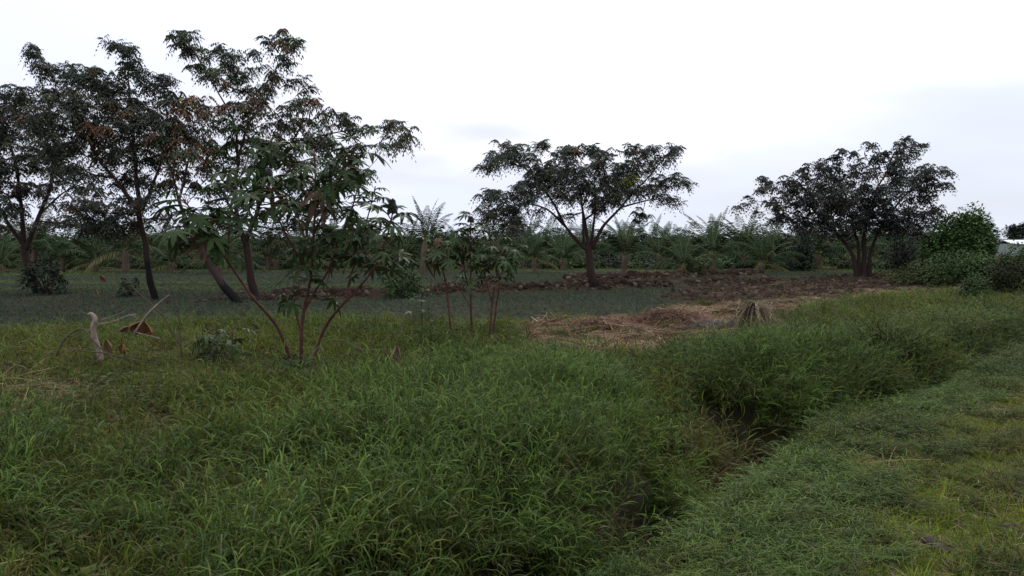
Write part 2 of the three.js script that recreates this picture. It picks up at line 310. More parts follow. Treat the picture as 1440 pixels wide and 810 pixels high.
{
  const rnd = mulberry(77);
  const T = {
    lush: [leafyStems(1, 9, 0.46, 0.06, 0.0075, PAL.lush), leafyStems(2, 9, 0.38, 0.06, 0.007, PAL.lush), tuft(3, 18, 0.27, 0.05, 0.004, 0.6, 3, PAL.lush), leafyStems(31, 9, 0.5, 0.06, 0.007, PAL.lush), tuft(37, 3, 0.55, 0.05, 0.003, 0.7, 4, PAL.straw)],
    mid: [tuft(4, 22, 0.19, 0.05, 0.0035, 0.6, 3, PAL.mid), tuft(5, 22, 0.14, 0.06, 0.0035, 0.8, 3, PAL.mid), leafyStems(6, 7, 0.22, 0.06, 0.006, PAL.mid), leafyStems(38, 7, 0.17, 0.06, 0.006, PAL.lush), litter(32, 5, 0.22, 0.0035, PAL.straw)],
    low: [tuft(7, 24, 0.1, 0.06, 0.0038, 0.9, 3, PAL.path), tuft(8, 24, 0.075, 0.07, 0.0038, 1.3, 3, PAL.path), tuft(33, 18, 0.15, 0.05, 0.0038, 0.9, 3, PAL.path), tuft(41, 20, 0.09, 0.06, 0.0038, 1.0, 3, PAL.path), litter(34, 3, 0.16, 0.003, PAL.straw)],
    straw: [litter(9, 12, 0.24, 0.004, PAL.straw), litter(10, 10, 0.34, 0.0035, PAL.straw), tuft(35, 8, 0.2, 0.08, 0.0035, 1.5, 3, PAL.straw), tuft(36, 8, 0.18, 0.05, 0.004, 0.9, 3, PAL.mid)],
    stalk: [tuft(11, 6, 0.5, 0.08, 0.0035, 1.0, 4, PAL.straw), tuft(12, 6, 0.36, 0.1, 0.0035, 1.3, 4, PAL.straw)],
    hay: [litter(13, 28, 0.24, 0.0042, PAL.hay), tuft(14, 20, 0.17, 0.12, 0.0045, 1.5, 3, PAL.hay), litter(15, 28, 0.18, 0.0042, PAL.hay), tuft(39, 14, 0.2, 0.12, 0.0045, 1.7, 3, PAL.straw), tuft(40, 8, 0.1, 0.08, 0.003, 1.0, 3, PAL.mid)],
  };
  const near = {}, far = {};
  const N = { lush: 12, mid: 15, low: 20, straw: 10, stalk: 3, hay: 14 };
  Object.keys(T).forEach((k, q) => {
    const m = k === 'lush' || k === 'mid' || k === 'low' ? M.grass : M.dry;
    near[k] = new Patch([1, 2, 3, 4].map(v => tile(q * 50 + v, T[k], N[k], 0.13)), m);
    far[k] = new Patch([5, 6, 7].map(v => tile(q * 50 + v, T[k], Math.round(N[k] * 1.3), 0.21, 1.05, 1.5)), m);
  });
  for (let d = 1.2; d < 60;) {
    const isNear = d < 9.5, cell = isNear ? 0.15 + 0.0045 * d : 0.27 + 0.013 * (d - 9.5), half = 0.72 * d + 2.6, K = isNear ? near : far, sc = cell / (isNear ? 0.17 : 0.29);
    for (let x0 = -half; x0 < half; x0 += cell) {
      const x = x0 + rnd() * cell, dd = d + rnd() * cell, u = ditchU(x, dd), e = fieldEdge(x), r = rnd(), r2 = rnd(), r3 = rnd(), r4 = rnd();
      if (u <= 0 && dd > e + 0.3 || u > 0.4 && dd > 48) continue;
      if (u < 0.45 && r4 < 0.07) continue;
      const hl = holeAt(x, dd); if (hl > 0.16 + 0.3 * r) { if (r2 < 0.75) { const e0 = K.straw.v[Math.floor(r3 * 60) % K.straw.v.length]; e0.m.push(new THREE.Matrix4().compose(onGround(x, dd), new THREE.Quaternion().setFromAxisAngle(V3(0, 1, 0), r3 * 6.28), V3(sc, 1.2, sc))); e0.c.push([0.8, 0.8, 0.8]); } continue; }
      const n = fbm2(x * 1.1 + 4, dd * 1.1, 3), n2 = noise2(x * 0.45, dd * 0.45 + 6), n3 = noise2(x * 2.3 + 1, dd * 2.3);
      const hue = (0.5 + 0.5 * noise2(x * 0.8 + 30, dd * 0.8) + 0.45 * noise2(x * 2.6 + 11, dd * 2.2)) * (0.75 + 0.5 * r4), yel = sstep(0.5, 0.75, noise2(x * 0.5 + 60, dd * 0.5));
      const c = [hue * (1 + 0.16 * yel), hue * (1 + 0.05 * yel), hue * (1 - 0.1 * yel)], dryC = [hue, hue, hue];
      const p = onGround(x, dd), turn = r3 * 6.283, k = Math.floor(r2 * 60), eps = 0.12;
      const gx = clamp((H(x + eps, dd) - H(x - eps, dd)) / (2 * eps), -1, 1) * 0.7, gd = clamp((H(x, dd + eps) - H(x, dd - eps)) / (2 * eps), -1, 1) * 0.7;
      const put = (kind, sy, col, s = 1) => { const e2 = K[kind].v[k % K[kind].v.length], up = V3(-gx, 1, gd).normalize(), q = new THREE.Quaternion().setFromUnitVectors(V3(0, 1, 0), up).multiply(new THREE.Quaternion().setFromAxisAngle(V3(0, 1, 0), turn)); e2.m.push(new THREE.Matrix4().compose(p, q, V3(sc * s, sy, sc * s))); e2.c.push(col); };
      const hz = hayZone(x, dd), sz = soilZone(x, dd);
      if (sz > 0.4) { if (r < 0.34 * (1 - sstep(e - 1, e + 3, dd))) put('hay', 0.5, dryC); else if (r < 0.5) put('straw', 0.6, dryC); else if (r < 0.57) put('mid', 0.5, c); continue; }
      if (hz > 0.3 + 0.3 * n3) { put('hay', 0.5 + 1.6 * n3 * n3, [hue * (0.75 + 0.6 * r2), hue * (0.75 + 0.6 * r2), hue * (0.72 + 0.62 * r2)]); if (r < 0.07) put('mid', 0.9, c); continue; }
      if (u > 0.45) {                                                      // the track's side
        const bare = sstep(0.59, 0.66, fbm2(x * 1.9 + 14, dd * 1.5 + 3, 3)), edge = 1 - sstep(0.55, 1.6, u + (n3 - 0.5) * 0.9);
        if (r < edge) { put('lush', 0.2 + 0.2 * n3, c, 0.75); continue; }
        if (r2 < 0.55 * bare) put('straw', 0.8, dryC); else { put('low', 0.7 + 0.9 * n2, [c[0] * 1.12, c[1] * 1.12, c[2] * 1.12]); if (r < 0.22) put('mid', 0.4 + 0.35 * r2, c); }
        if (r4 < 0.05 + 0.2 * bare) put('stalk', 0.3 + 0.35 * r3, dryC, 0.8);
        continue;
      }
      if (u > -0.3) {                                                     // the ditch: dark hollows and overhanging growth
        const hole = sstep(0.35, 0.55, noise2((x + dd) * 0.7 + 2.5, 4.4));
        if (r < 0.3 * (1 - hole)) put('lush', 0.4 + 0.3 * n3, c);
        continue;
      }
      const tall = (0.22 * sstep(0.45, 0.62, n2) + (1 - 0.22 * sstep(0.45, 0.62, n2)) * sstep(-1.9, 0.1, x + (n3 - 0.5))) * clamp(1 - sstep(1.6, 3.8, -u) + sstep(0.52, 0.66, n2) * 0.3) * (1 - 0.45 * sstep(e - 6, e - 2, dd)) * (1 - sstep(4, 6, x) * sstep(e - 12, e - 8, dd)) * (1 - 0.9 * Math.exp(-((x - 1.4) ** 2) / 0.09 - ((dd - 8.0) ** 2) / 2.2));
      const mound = Math.exp(-((x - 1.4) ** 2) / 0.09 - ((dd - 8.0) ** 2) / 2.2);
      const dry = sstep(0.4, 0.55, n) * sstep(0.9, -1.4, x) * (1 - 0.75 * sstep(7.5, 10, dd)) + mound;
      if (r2 < tall) { put('lush', (0.5 + 0.85 * n3 + 0.4 * (1 - sstep(0.5, 1.4, -u)) * sstep(3, 6, dd)) * (1 - 0.3 * mound) * (1 - 0.3 * sstep(10, 14, dd)), mound > 0.3 && r < 0.5 ? [hue * 1.5, hue * 1.0, hue * 1.1] : c); if (r4 < 0.2 + 0.5 * mound) put('stalk', 0.9 + 0.4 * r3, [hue * 1.3, hue * 1.3, hue * 1.3], 0.8); }
      else { if (r > dry * 0.5) put('mid', 0.75 + 0.95 * n2, [c[0] * 1.12, c[1] * 1.12, c[2] * 1.12]); else if (r3 < 0.6) put('mid', 0.6, c, 0.8); if (r4 < 0.1 + 0.8 * dry) put('straw', 1.2, dryC); if (r3 < 0.07 + 0.22 * dry) put('stalk', 0.65, [hue * 1.2, hue * 1.2, hue * 1.2]); }
    }
    d += cell;
  }
  const L = { lush: ['tall_grass', 'tall leafy green grass overhanging the dark ditch', 'grass'], mid: ['bank_grass', 'knee-high green grass covering the bank', 'grass'], low: ['short_grass', 'short trodden yellowish green grass beside the ditch', 'grass'], straw: ['straw_litter', 'scattered dead stalks lying in the grass', 'straw'], stalk: ['dry_stalks', 'thin pale dry grass stalks standing among green blades', 'grass'], hay: ['cut_hay', 'brown dried cut grass spread along the field edge', 'hay'] };
  for (const k in L) { near[k].done(...L[k]); far[k].done(...L[k]); }
}
function weedGeo(seed, cols) { const rnd = mulberry(seed), g = new G(); for (let i = 0; i < 5; i++) { const az = rnd() * 6.28, h = 0.12 + rnd() * 0.16, top = V3(Math.cos(az) * 0.08, h, Math.sin(az) * 0.08); tube(g, [V3(0, -0.02, 0), V3(top.x * 0.4, h * 0.6, top.z * 0.4), top], [0.003, 0.002, 0.0015], 3, [0.08, 0.075, 0.04]); for (let k = 0; k < 7; k++) { const t = 0.35 + 0.65 * k / 7, a = k * 2.4 + az, L = 0.035 + 0.03 * rnd(), p = V3(top.x * t, h * t, top.z * t), d = V3(Math.cos(a), 0.25 - 0.5 * rnd(), Math.sin(a)), w = V3(-Math.sin(a), (rnd() - 0.5) * 0.5, Math.cos(a)).multiplyScalar(L * 0.33), c = tint(cols[Math.floor(rnd() * cols.length)], 0.75 + 0.5 * rnd()); const m = p.clone().addScaledVector(d, L * 0.55), A = g.V(p, c), B = g.V(m.clone().add(w), c), D = g.V(m.clone().sub(w), c), E = g.V(p.clone().addScaledVector(d, L), c); g.t(A, B, D); g.t(B, E, D); } } return g.geo(); }
{
  const rnd = mulberry(303), w = new Patch([weedGeo(1, [[0.05, 0.09, 0.025], [0.06, 0.1, 0.03]]), weedGeo(2, [[0.08, 0.11, 0.03], [0.1, 0.1, 0.03]]), weedGeo(3, [[0.12, 0.08, 0.045], [0.07, 0.09, 0.03]])], M.grass);
  for (let i = 0; i < 2600; i++) { const d = 2.5 + 9 * Math.sqrt(rnd()), x = (rnd() - 0.5) * (1.44 * d + 3), u = ditchU(x, d); if (noise2(x * 1.3 + 70, d * 1.3) < 0.52 || Math.abs(u) < 0.4 || holeAt(x, d) > 0.1) continue; const s = (u > 0 ? 0.6 : 1) * (0.7 + 0.7 * rnd()); w.add(Math.floor(rnd() * 3), onGround(x, d), s, s, rnd() * 6.28, [0.8 + 0.4 * rnd(), 1, 1], (rnd() - 0.5) * 0.4, (rnd() - 0.5) * 0.4); }
  w.done('small_weeds', 'small broad-leaved weeds scattered through the bank grass', 'weeds');
}
{ // crop in the field and grass strips between its beds
  const rnd = mulberry(91);
  const crop = new Patch([tuft(21, 9, 0.15, 0.11, 0.016, 0.7, 2, PAL.crop), tuft(22, 9, 0.13, 0.12, 0.016, 0.9, 2, PAL.crop)], M.crop);
  const verge = new Patch([tuft(23, 10, 0.2, 0.16, 0.022, 0.8, 2, PAL.verge), tuft(24, 10, 0.24, 0.18, 0.022, 0.9, 2, PAL.verge)], M.grass);
  for (let d = 14; d < 66;) {
    const cell = 0.1 + 0.0052 * d, half = 0.68 * d + 3;
    for (let x0 = -half; x0 < half; x0 += cell) {
      const x = x0 + rnd() * cell, dd = d + rnd() * cell, e = fieldEdge(x), r = rnd(), r2 = rnd();
      if (ditchU(x, dd) > -1 || dd < e - 0.8) continue;
      const rd = Math.max(ridge(RIDGE1, x, dd, 1.8), ridge(RIDGE2, x, dd, 1.8)), sz = soilZone(x, dd), s = 0.9 + dd * 0.012;
      const p = onGround(x, dd), hue = 0.72 + 0.5 * fbm2(x * 0.35, dd * 0.8, 3);
      const grassy = sstep(0.5, 0.6, noise2(x * 0.06 + 2, dd * 0.28)) * sstep(1, 3, dd - polyY(RIDGE1, x) - (x < -8 ? 4 : 0));
      if (sz > 0.35) { if (r < 0.06) verge.add(Math.floor(r2 * 9), p, s * 0.8, 0.8, r2 * 6.28, [hue, hue, hue]); continue; }
      if (rd > 0.25) { if (r < 0.05) verge.add(Math.floor(r2 * 9), p, s, 0.8, r2 * 6.28, [hue, hue, hue]); continue; }
      if (r2 < grassy || dd > 60) { if (r < 0.75) verge.add(Math.floor(r2 * 9), p, s, 0.6 + 0.5 * r2, r2 * 60, [hue, hue * 0.95, hue]); }
      else if (r > 0.985) verge.add(Math.floor(r2 * 9), p, s * 0.7, 0.9, r2 * 60, [hue, hue, hue]);
      else if (r < 0.5 + 0.55 * sstep(0.25, 0.5, noise2(x * 0.12 + 40, dd * 1.1))) crop.add(Math.floor(r2 * 9), p, s, s * (0.7 + 0.5 * noise2(x * 0.5, dd * 0.9)), r2 * 60, [hue, hue, hue]);
    }
    d += cell;
  }
  crop.done('field_crop', 'low blue-green crop seedlings filling the flat field', 'crop');
  verge.done('verge_grass', 'brighter green grass strips between the crop beds', 'grass');
}
{ // clods on the dug ridges and in the soil
  const rnd = mulberry(55), geos = [1, 2, 3].map(s => {
    const q = new THREE.IcosahedronGeometry(1, 2), p = q.attributes.position, col = [];
    for (let i = 0; i < p.count; i++) { const v = V3(p.getX(i), p.getY(i), p.getZ(i)), k = 0.55 + 0.9 * fbm3(v.x * 1.3 + s * 9, v.y * 1.3, v.z * 1.3, 3); p.setXYZ(i, v.x * k, v.y * k * 0.75, v.z * k); col.push(1, 1, 1); }
    q.setAttribute('color', new THREE.Float32BufferAttribute(col, 3)); q.computeVertexNormals(); return q;
  });
  const cl = new Patch(geos, M.soil);
  const put = (x, d, s) => { const p = onGround(x, d); p.y += s * 0.25; const k = 0.6 + rnd() * 0.7; cl.add(Math.floor(rnd() * 3), p, s, s, rnd() * 6, rnd() < 0.1 ? [0.12, 0.09, 0.07] : [0.05 * k, 0.036 * k, 0.027 * k], rnd(), rnd()); };
  for (let i = 0; i < 2600; i++) { const x = -9 + rnd() * 23, d = polyY(RIDGE1, x) + (rnd() + rnd() - 1) * 1.7; if (noise2(x * 0.6, 3) > 0.22) put(x, d, 0.04 + rnd() * rnd() * 0.13); }
  for (let i = 0; i < 1200; i++) { const x = 3 + rnd() * 14, d = polyY(RIDGE2, x) + (rnd() + rnd() - 1) * 1.9; put(x, d, 0.05 + rnd() * rnd() * 0.16); }
  for (let i = 0; i < 6000; i++) { const x = 4 + rnd() * 24, d = 22 + rnd() * 36; if (soilZone(x, d) > 0.3 + rnd() * 0.5) put(x, d, 0.03 + rnd() * rnd() * 0.1); }
  for (let i = 0; i < 500; i++) { const x = -12 + rnd() * 4, d = 26 + rnd() * 8; if (noise2(x, d) > 0.6) put(x, d, 0.03 + rnd() * 0.08); }
  cl.done('soil_clods', 'dark brown dug clods heaped along the field ridges', 'soil');
  // a few clods that lie singly on the track
  for (const [px, py, s] of [[1268, 780, 0.055], [1288, 777, 0.05], [1310, 772, 0.06], [1326, 779, 0.05], [1420, 750, 0.06]]) {
    const p = groundAt(px, py); p.y += s * 0.3;
    const q = geos[Math.floor(rnd() * 3)].clone(), n = q.attributes.position.count; q.setAttribute('color', new THREE.Float32BufferAttribute(Array.from({ length: n * 3 }, (_, i) => [0.07, 0.055, 0.045][i % 3]), 3));
    const o = new THREE.Mesh(q, M.soil); o.scale.set(s, s * 0.8, s); o.position.copy(p); o.rotation.y = rnd() * 6;
    tag(o, 'earth_clod', 'small dark lump of earth lying on the short trodden grass', 'clod', 'earth lumps on the track');
  }
}

// ---------------------------------------------------------------- feathery-leaved trees
function pinnate(g, o, dir, len, pairs, lw, ll, cols, rnd, droop) {        // one leaf: a drooping rachis with paired leaflets
  const side = V3(dir.z, 0, -dir.x); if (side.lengthSq() < 0.01) side.set(1, 0, 0); side.normalize();
  const P = t => V3(o.x + dir.x * len * t, o.y + dir.y * len * t - droop * len * t * t, o.z + dir.z * len * t);
  const k0 = 0.7 + rnd() * 0.6, base = cols[Math.floor(rnd() * cols.length)], c = tint(base, k0, 0.12, rnd);
  for (let i = 0; i <= pairs; i++) {
    const t = 0.25 + 0.75 * i / pairs, p = P(t), L = ll * (0.75 + 0.5 * rnd());
    for (const s of i === pairs ? [0] : [-1, 1]) {
      const d = V3(side.x * s * 0.8 + dir.x * (s ? 0.45 : 1), (s ? 0.05 : dir.y) - droop * (0.5 + 0.5 * t) - 0.25 - 0.4 * rnd(), side.z * s * 0.8 + dir.z * (s ? 0.45 : 1)).normalize();
      const wv = V3(d.z, (rnd() - 0.5) * 0.5, -d.x).normalize().multiplyScalar(lw * (0.7 + 0.5 * rnd()));
      const a = g.V(p, c), m = p.clone().addScaledVector(d, L * 0.45), b1 = g.V(m.clone().add(wv), c), b2 = g.V(m.clone().sub(wv), c), e = g.V(p.clone().addScaledVector(d, L), c);
      g.t(a, b1, b2); g.t(b1, e, b2);
    }
  }
}
function featherTree(spec) {
  const rnd = mulberry(spec.seed), D = spec.d, k = D / FPX, T = spec.map ?? ((x, y) => [x, y]);
  const b0 = spec.base, root = thing(spec.name, spec.label, 'tree', onGround(b0.x, -b0.z));
  const org = root.position, loc = (x, y, dd = 0) => { const [px, py] = T(x, y); return at(px, py, D + dd).sub(org); };
  const samples = [];
  const charH = spec.charred ?? 0;
  const bark = p => { const n = fbm3(p.x * 3 + 5, p.y * 3, p.z * 3, 3); const kk = 0.75 + 0.6 * (n - 0.3); const ch = charH ? 1 - sstep(-0.12, 0.12, p.y + (fbm3(p.x * 4, p.y * 2, p.z * 4 + 8, 2) - 0.5) * 0.7 - charH) : 0; return mix3([0.056 * kk, 0.036 * kk, 0.031 * kk], [0.016, 0.014, 0.014], ch); };
  spec.limbs.forEach((L, li) => {
    const pts = smooth(L.p.map((q, i) => { const v = loc(q[0], q[1], q[2] ?? 0); if (li === 0 && i === 0 || L.root && i === 0) v.y = -0.25; return v; }), Math.max(8, L.p.length * 6));
    pts.forEach((p, i) => { if (i && i < pts.length - 1) { p.x += (noise3(p.y * 1.4, li * 3.1, 1) - 0.5) * L.r[0] * 0.9; p.z += (noise3(p.y * 1.4, li * 3.1, 5) - 0.5) * L.r[0] * 0.9; } });
    const g = new G(), radii = pts.map((p, i) => { const t = i / (pts.length - 1); return mixf(L.r[0], L.r[1], Math.pow(t, 0.8)) * (li === 0 || L.root ? 1 + 0.55 * Math.exp(-t * pts.length * 0.9) : 1); });
    tube(g, pts, radii, li === 0 || L.root ? 12 : 7, bark, 0.14);
    g.mesh(li === 0 || L.root ? 'trunk' : 'limb', M.bark, root);
    pts.forEach((p, i) => { if (i > (li === 0 ? pts.length * 0.6 : 2)) samples.push([p, radii[i]]); });
  });
  const g = new G(), gd = new G(), tw = new G(), LS = spec.leaf ?? 0.3;
  const twig = (a, b, r0, r1) => {
    const m = a.clone().lerp(b, 0.5); m.y -= 0.12 * a.distanceTo(b) * (rnd() - 0.2); m.x += (rnd() - 0.5) * 0.2 * a.distanceTo(b); m.z += (rnd() - 0.5) * 0.2 * a.distanceTo(b);
    tube(tw, smooth([a, m, b], 5), lerpR(r0, r1, 6), 4, bark); return m;
  };
  for (const cl of spec.clumps) {
    const [x, y, rx, ry, opt = {}] = cl, R = (spec.scale ?? 1) * k, ax = rx * R, ay = ry * R;
    const c = loc(x, y, opt.dz ?? (rnd() - 0.5) * 2 * (spec.deep ?? 1.5));
    let best = null, bd = 1e9; for (const s of samples) { const q = s[0].distanceTo(c) + Math.max(0, s[0].y - c.y) * 0.8; if (q < bd) { bd = q; best = s; } }
    const mid = twig(best[0], c, Math.min(0.035, best[1] * 0.7), 0.012);
    const cv = 0.65 + 0.75 * rnd(), lv = 0.7 + 0.6 * rnd(), dv = rnd() * 0.5, warm = 0.9 + 0.35 * rnd(), pal = (opt.cols ?? spec.cols).map(q => [q[0] * cv * warm, q[1] * cv, q[2] * cv]);
    const n = Math.max(2, Math.round((opt.n ?? 1) * (spec.dens ?? 1) * ax * ay / (LS * LS) * 6.6 + 2));
    for (let i = 0; i < n; i++) {
      let v; do { v = V3(rnd() * 2 - 1, rnd() * 2 - 1, rnd() * 2 - 1); } while (v.lengthSq() > 1);
      if (rnd() < 0.22) v.normalize().multiplyScalar(1 + 0.45 * rnd());
      const e = c.clone().add(V3(v.x * ax, v.y * ay, v.z * ax * 0.9));
      const st = rnd() < 0.3 ? mid : c; twig(st, e, 0.008, 0.003); if (rnd() < 0.12) twig(e, e.clone().addScaledVector(e.clone().sub(st), 0.35 + 0.4 * rnd()), 0.003, 0.0015);
      const nl = 6 + Math.floor(rnd() * 4), dead = rnd() < (opt.dead ?? spec.dead ?? 0.02), a0 = rnd() * 6.28;
      for (let q = 0; q < nl; q++) {
        const a = a0 + q / nl * 6.28 + (rnd() - 0.5) * 0.5, el = 0.75 - rnd() * 1.6;
        pinnate(dead ? gd : g, e, V3(Math.cos(a) * Math.cos(el), Math.sin(el), Math.sin(a) * Math.cos(el)), LS * lv * (0.6 + 0.7 * rnd()), spec.pairs ?? 4, (spec.lw ?? 0.022) * 1.15, spec.ll ?? 0.11, dead ? spec.deadCols ?? [[0.16, 0.085, 0.06], [0.13, 0.075, 0.045], [0.2, 0.12, 0.07]] : pal, rnd, dead ? 0.9 : 0.2 + dv + rnd() * 0.6);
      }
    }
  }
  tw.mesh('twigs', M.bark, root).userData.kind = 'stuff'; g.mesh('crown', M.crown, root);
  if (gd.tris()) { const o = gd.mesh('dead_leaves', M.crown, root); o.userData.label = 'hanging bunches of withered brown leaves'; }
  console.log(spec.name, g.tris() + gd.tris(), tw.tris());
  return root;
}
const darkGreen = [[0.052, 0.068, 0.045], [0.044, 0.058, 0.044], [0.062, 0.076, 0.044], [0.056, 0.06, 0.052]];
const greener = [[0.055, 0.084, 0.038], [0.05, 0.067, 0.043], [0.066, 0.09, 0.042], [0.062, 0.062, 0.053]];
const gpos = (px, d) => { const x = (px - W / 2) / FPX * d; return onGround(x, d); };
{ // spreading tree in the middle of the field
  const T = (X, Y) => [650 + X / 3.241, 170 + Y / 3.241];
  featherTree({
    name: 'spreading_tree', label: 'flat-topped spreading tree with a single thick trunk on the ridge of clods', seed: 3, d: 36, map: T, scale: 1 / 3.241, base: gpos(833, 36), cols: darkGreen, leaf: 0.34, ll: 0.12, lw: 0.024, dens: 1.35, dead: 0.015, deep: 1.5, charred: 0.35,
    limbs: [
      { p: [[597, 775], [590, 690], [582, 610], [575, 560]], r: [0.21, 0.15] },
      { p: [[578, 600], [520, 540], [470, 480, -0.2], [400, 350, -0.5], [300, 230, -0.7], [200, 150, -0.8]], r: [0.1, 0.02] },
      { p: [[575, 570], [560, 450, 0.2], [530, 310, 0.4], [500, 160, 0.6]], r: [0.09, 0.02] },
      { p: [[590, 580], [640, 490, -0.2], [720, 395, -0.4], [850, 250, -0.6], [960, 125, -0.7]], r: [0.1, 0.015] },
      { p: [[585, 570], [608, 400, 0.5], [602, 260, 0.9], [640, 140, 1]], r: [0.07, 0.012] },
      { p: [[720, 395, -0.4], [850, 362, 0], [975, 352, 0.3]], r: [0.05, 0.01] },
      { p: [[470, 480, -0.2], [380, 400, 0.2], [260, 380, 0.4], [160, 430, 0.5]], r: [0.06, 0.015] },
      { p: [[560, 450, 0.2], [660, 370, -0.8], [800, 230, -1.4]], r: [0.05, 0.012] },
      { p: [[555, 560, 0], [553, 480, -0.3], [545, 350, -0.4]], r: [0.06, 0.04] },
    ],
    clumps: [[210, 130, 85, 45], [160, 175, 55, 35], [110, 205, 40, 18], [270, 160, 70, 45], [345, 112, 45, 22], [225, 340, 105, 45], [120, 335, 50, 30], [130, 410, 65, 50], [200, 430, 75, 60], [240, 470, 40, 35], [300, 300, 70, 50], [350, 230, 80, 60], [420, 260, 80, 60], [440, 200, 60, 40], [500, 130, 75, 30], [455, 140, 40, 25], [600, 120, 55, 30], [650, 160, 45, 40], [510, 220, 85, 55], [560, 300, 110, 50], [470, 330, 80, 40], [640, 360, 80, 35], [670, 270, 65, 55], [740, 220, 60, 50], [770, 140, 65, 35], [860, 115, 45, 25], [960, 118, 48, 28], [915, 165, 55, 28], [820, 205, 60, 45], [760, 290, 70, 45], [850, 315, 80, 35], [930, 265, 65, 35], [1005, 275, 35, 22], [970, 355, 50, 18], [820, 430, 30, 35], [470, 425, 50, 16, { n: 0.6 }], [600, 400, 50, 20, { n: 0.6 }], [700, 340, 50, 30], [620, 210, 55, 50, { n: 0.6 }], [768, 268, 18, 26, { cols: [[0.12, 0.14, 0.03]] }], [330, 410, 40, 18, { n: 0.5 }]],
  });
}
{ // the right-hand tree: several stems, dense crown
  const T = (X, Y) => [1020 + X / 3.376, 180 + Y / 3.376];
  featherTree({
    name: 'broad_tree', label: 'broad dense dark tree with several close stems beside the dug brown soil', seed: 5, d: 50, map: T, scale: 1 / 3.376, base: gpos(1208, 50), cols: [[0.048, 0.056, 0.045], [0.04, 0.049, 0.042], [0.055, 0.059, 0.048]], leaf: 0.42, ll: 0.17, lw: 0.042, dens: 0.88, pairs: 3, deep: 2.2, dead: 0.01,
    limbs: [
      { p: [[622, 695], [612, 620], [575, 550], [500, 470], [380, 350]], r: [0.19, 0.05] },
      { p: [[655, 695], [655, 600], [665, 480], [700, 350], [800, 120]], r: [0.2, 0.03], root: true },
      { p: [[680, 695], [690, 600], [750, 450], [900, 280], [1040, 210]], r: [0.15, 0.02], root: true },
      { p: [[635, 695], [630, 560], [590, 400], [540, 200], [560, 110]], r: [0.13, 0.015], root: true },
      { p: [[500, 470], [430, 440], [300, 400], [180, 350], [60, 372]], r: [0.06, 0.008] },
      { p: [[665, 480], [720, 330], [715, 210], [660, 120], [690, 75]], r: [0.06, 0.01] },
      { p: [[720, 210], [640, 160], [570, 105]], r: [0.03, 0.008] },
      { p: [[800, 120], [840, 80], [890, 55]], r: [0.03, 0.01] },
      { p: [[750, 450], [850, 430], [980, 390]], r: [0.06, 0.02] },
    ],
    clumps: [[175, 235, 30, 18], [180, 290, 45, 20], [220, 265, 30, 22], [56, 372, 5, 5, { n: 0.4, dz: 0 }], [100, 358, 9, 6, { n: 0.4, dz: 0 }], [118, 326, 6, 6, { n: 0.4, dz: 0 }], [165, 400, 12, 8, { n: 0.5 }], [240, 350, 60, 40], [250, 410, 55, 35], [300, 270, 50, 40], [360, 190, 25, 16], [350, 270, 70, 55], [450, 155, 28, 22], [430, 220, 70, 50], [380, 350, 90, 60], [420, 440, 90, 45], [500, 300, 100, 70], [520, 145, 32, 22], [560, 105, 28, 14], [560, 220, 70, 45], [620, 110, 22, 18, { n: 0.5 }], [690, 70, 22, 14], [640, 200, 60, 40], [590, 400, 100, 65], [660, 300, 90, 70], [730, 150, 40, 35], [770, 105, 22, 14], [830, 85, 40, 30], [860, 55, 30, 18], [890, 90, 30, 25], [940, 72, 14, 10], [780, 180, 60, 45], [850, 150, 50, 40], [760, 280, 80, 60], [850, 250, 70, 50], [920, 190, 50, 30], [990, 185, 50, 28], [1050, 203, 32, 14], [960, 240, 70, 35], [1040, 268, 38, 18], [900, 320, 80, 50], [970, 300, 60, 30], [1000, 375, 35, 22], [960, 410, 55, 35], [850, 400, 80, 50], [740, 400, 90, 60], [660, 450, 100, 45], [520, 480, 90, 35], [800, 470, 90, 35], [900, 470, 60, 35], [700, 360, 80, 60], [560, 320, 80, 60], [340, 430, 60, 30], [470, 380, 80, 50]],
  });
}
const I = (x, y) => [x, y];
featherTree({ // left-most
  name: 'dark_tree', label: 'dark tree with a leafy charred base and low forked trunk', seed: 8, d: 33, base: gpos(52, 33), cols: darkGreen, leaf: 0.33, ll: 0.12, lw: 0.026, dens: 0.95, dead: 0.06, deep: 1.8, charred: 0.9, deadCols: [[0.09, 0.055, 0.045], [0.07, 0.05, 0.04]],
  limbs: [
    { p: [[52, 412], [46, 385], [36, 355], [34, 340]], r: [0.2, 0.15] },
    { p: [[35, 350], [30, 300], [22, 230], [2, 170]], r: [0.12, 0.03] },
    { p: [[37, 350], [58, 300], [76, 240], [70, 160], [48, 80]], r: [0.12, 0.012] },
    { p: [[34, 345], [10, 310], [-20, 260], [-40, 200]], r: [0.1, 0.03] },
    { p: [[58, 300], [90, 270], [125, 255]], r: [0.05, 0.02] },
  ],
  clumps: [[45, 66, 10, 7], [48, 76, 11, 8], [60, 88, 11, 8], [66, 100, 7, 6], [12, 130, 24, 12], [35, 135, 24, 14], [-10, 145, 30, 18], [20, 160, 34, 18], [-25, 190, 34, 25], [45, 170, 30, 18], [10, 195, 34, 20], [60, 205, 30, 18], [-35, 240, 34, 30], [25, 225, 36, 14], [-5, 235, 34, 16], [70, 235, 30, 14, { n: .8 }], [8, 262, 32, 14, { dead: 0.6 }], [45, 265, 26, 12, { dead: 0.3 }], [80, 255, 26, 10, { n: .7 }], [100, 240, 24, 14], [20, 290, 30, 14, { n: .6 }], [115, 262, 18, 10, { dead: 0.3 }], [-20, 290, 34, 16], [85, 285, 24, 9, { n: .6 }], [72, 312, 20, 9], [104, 306, 18, 9], [8, 322, 20, 10]],
});
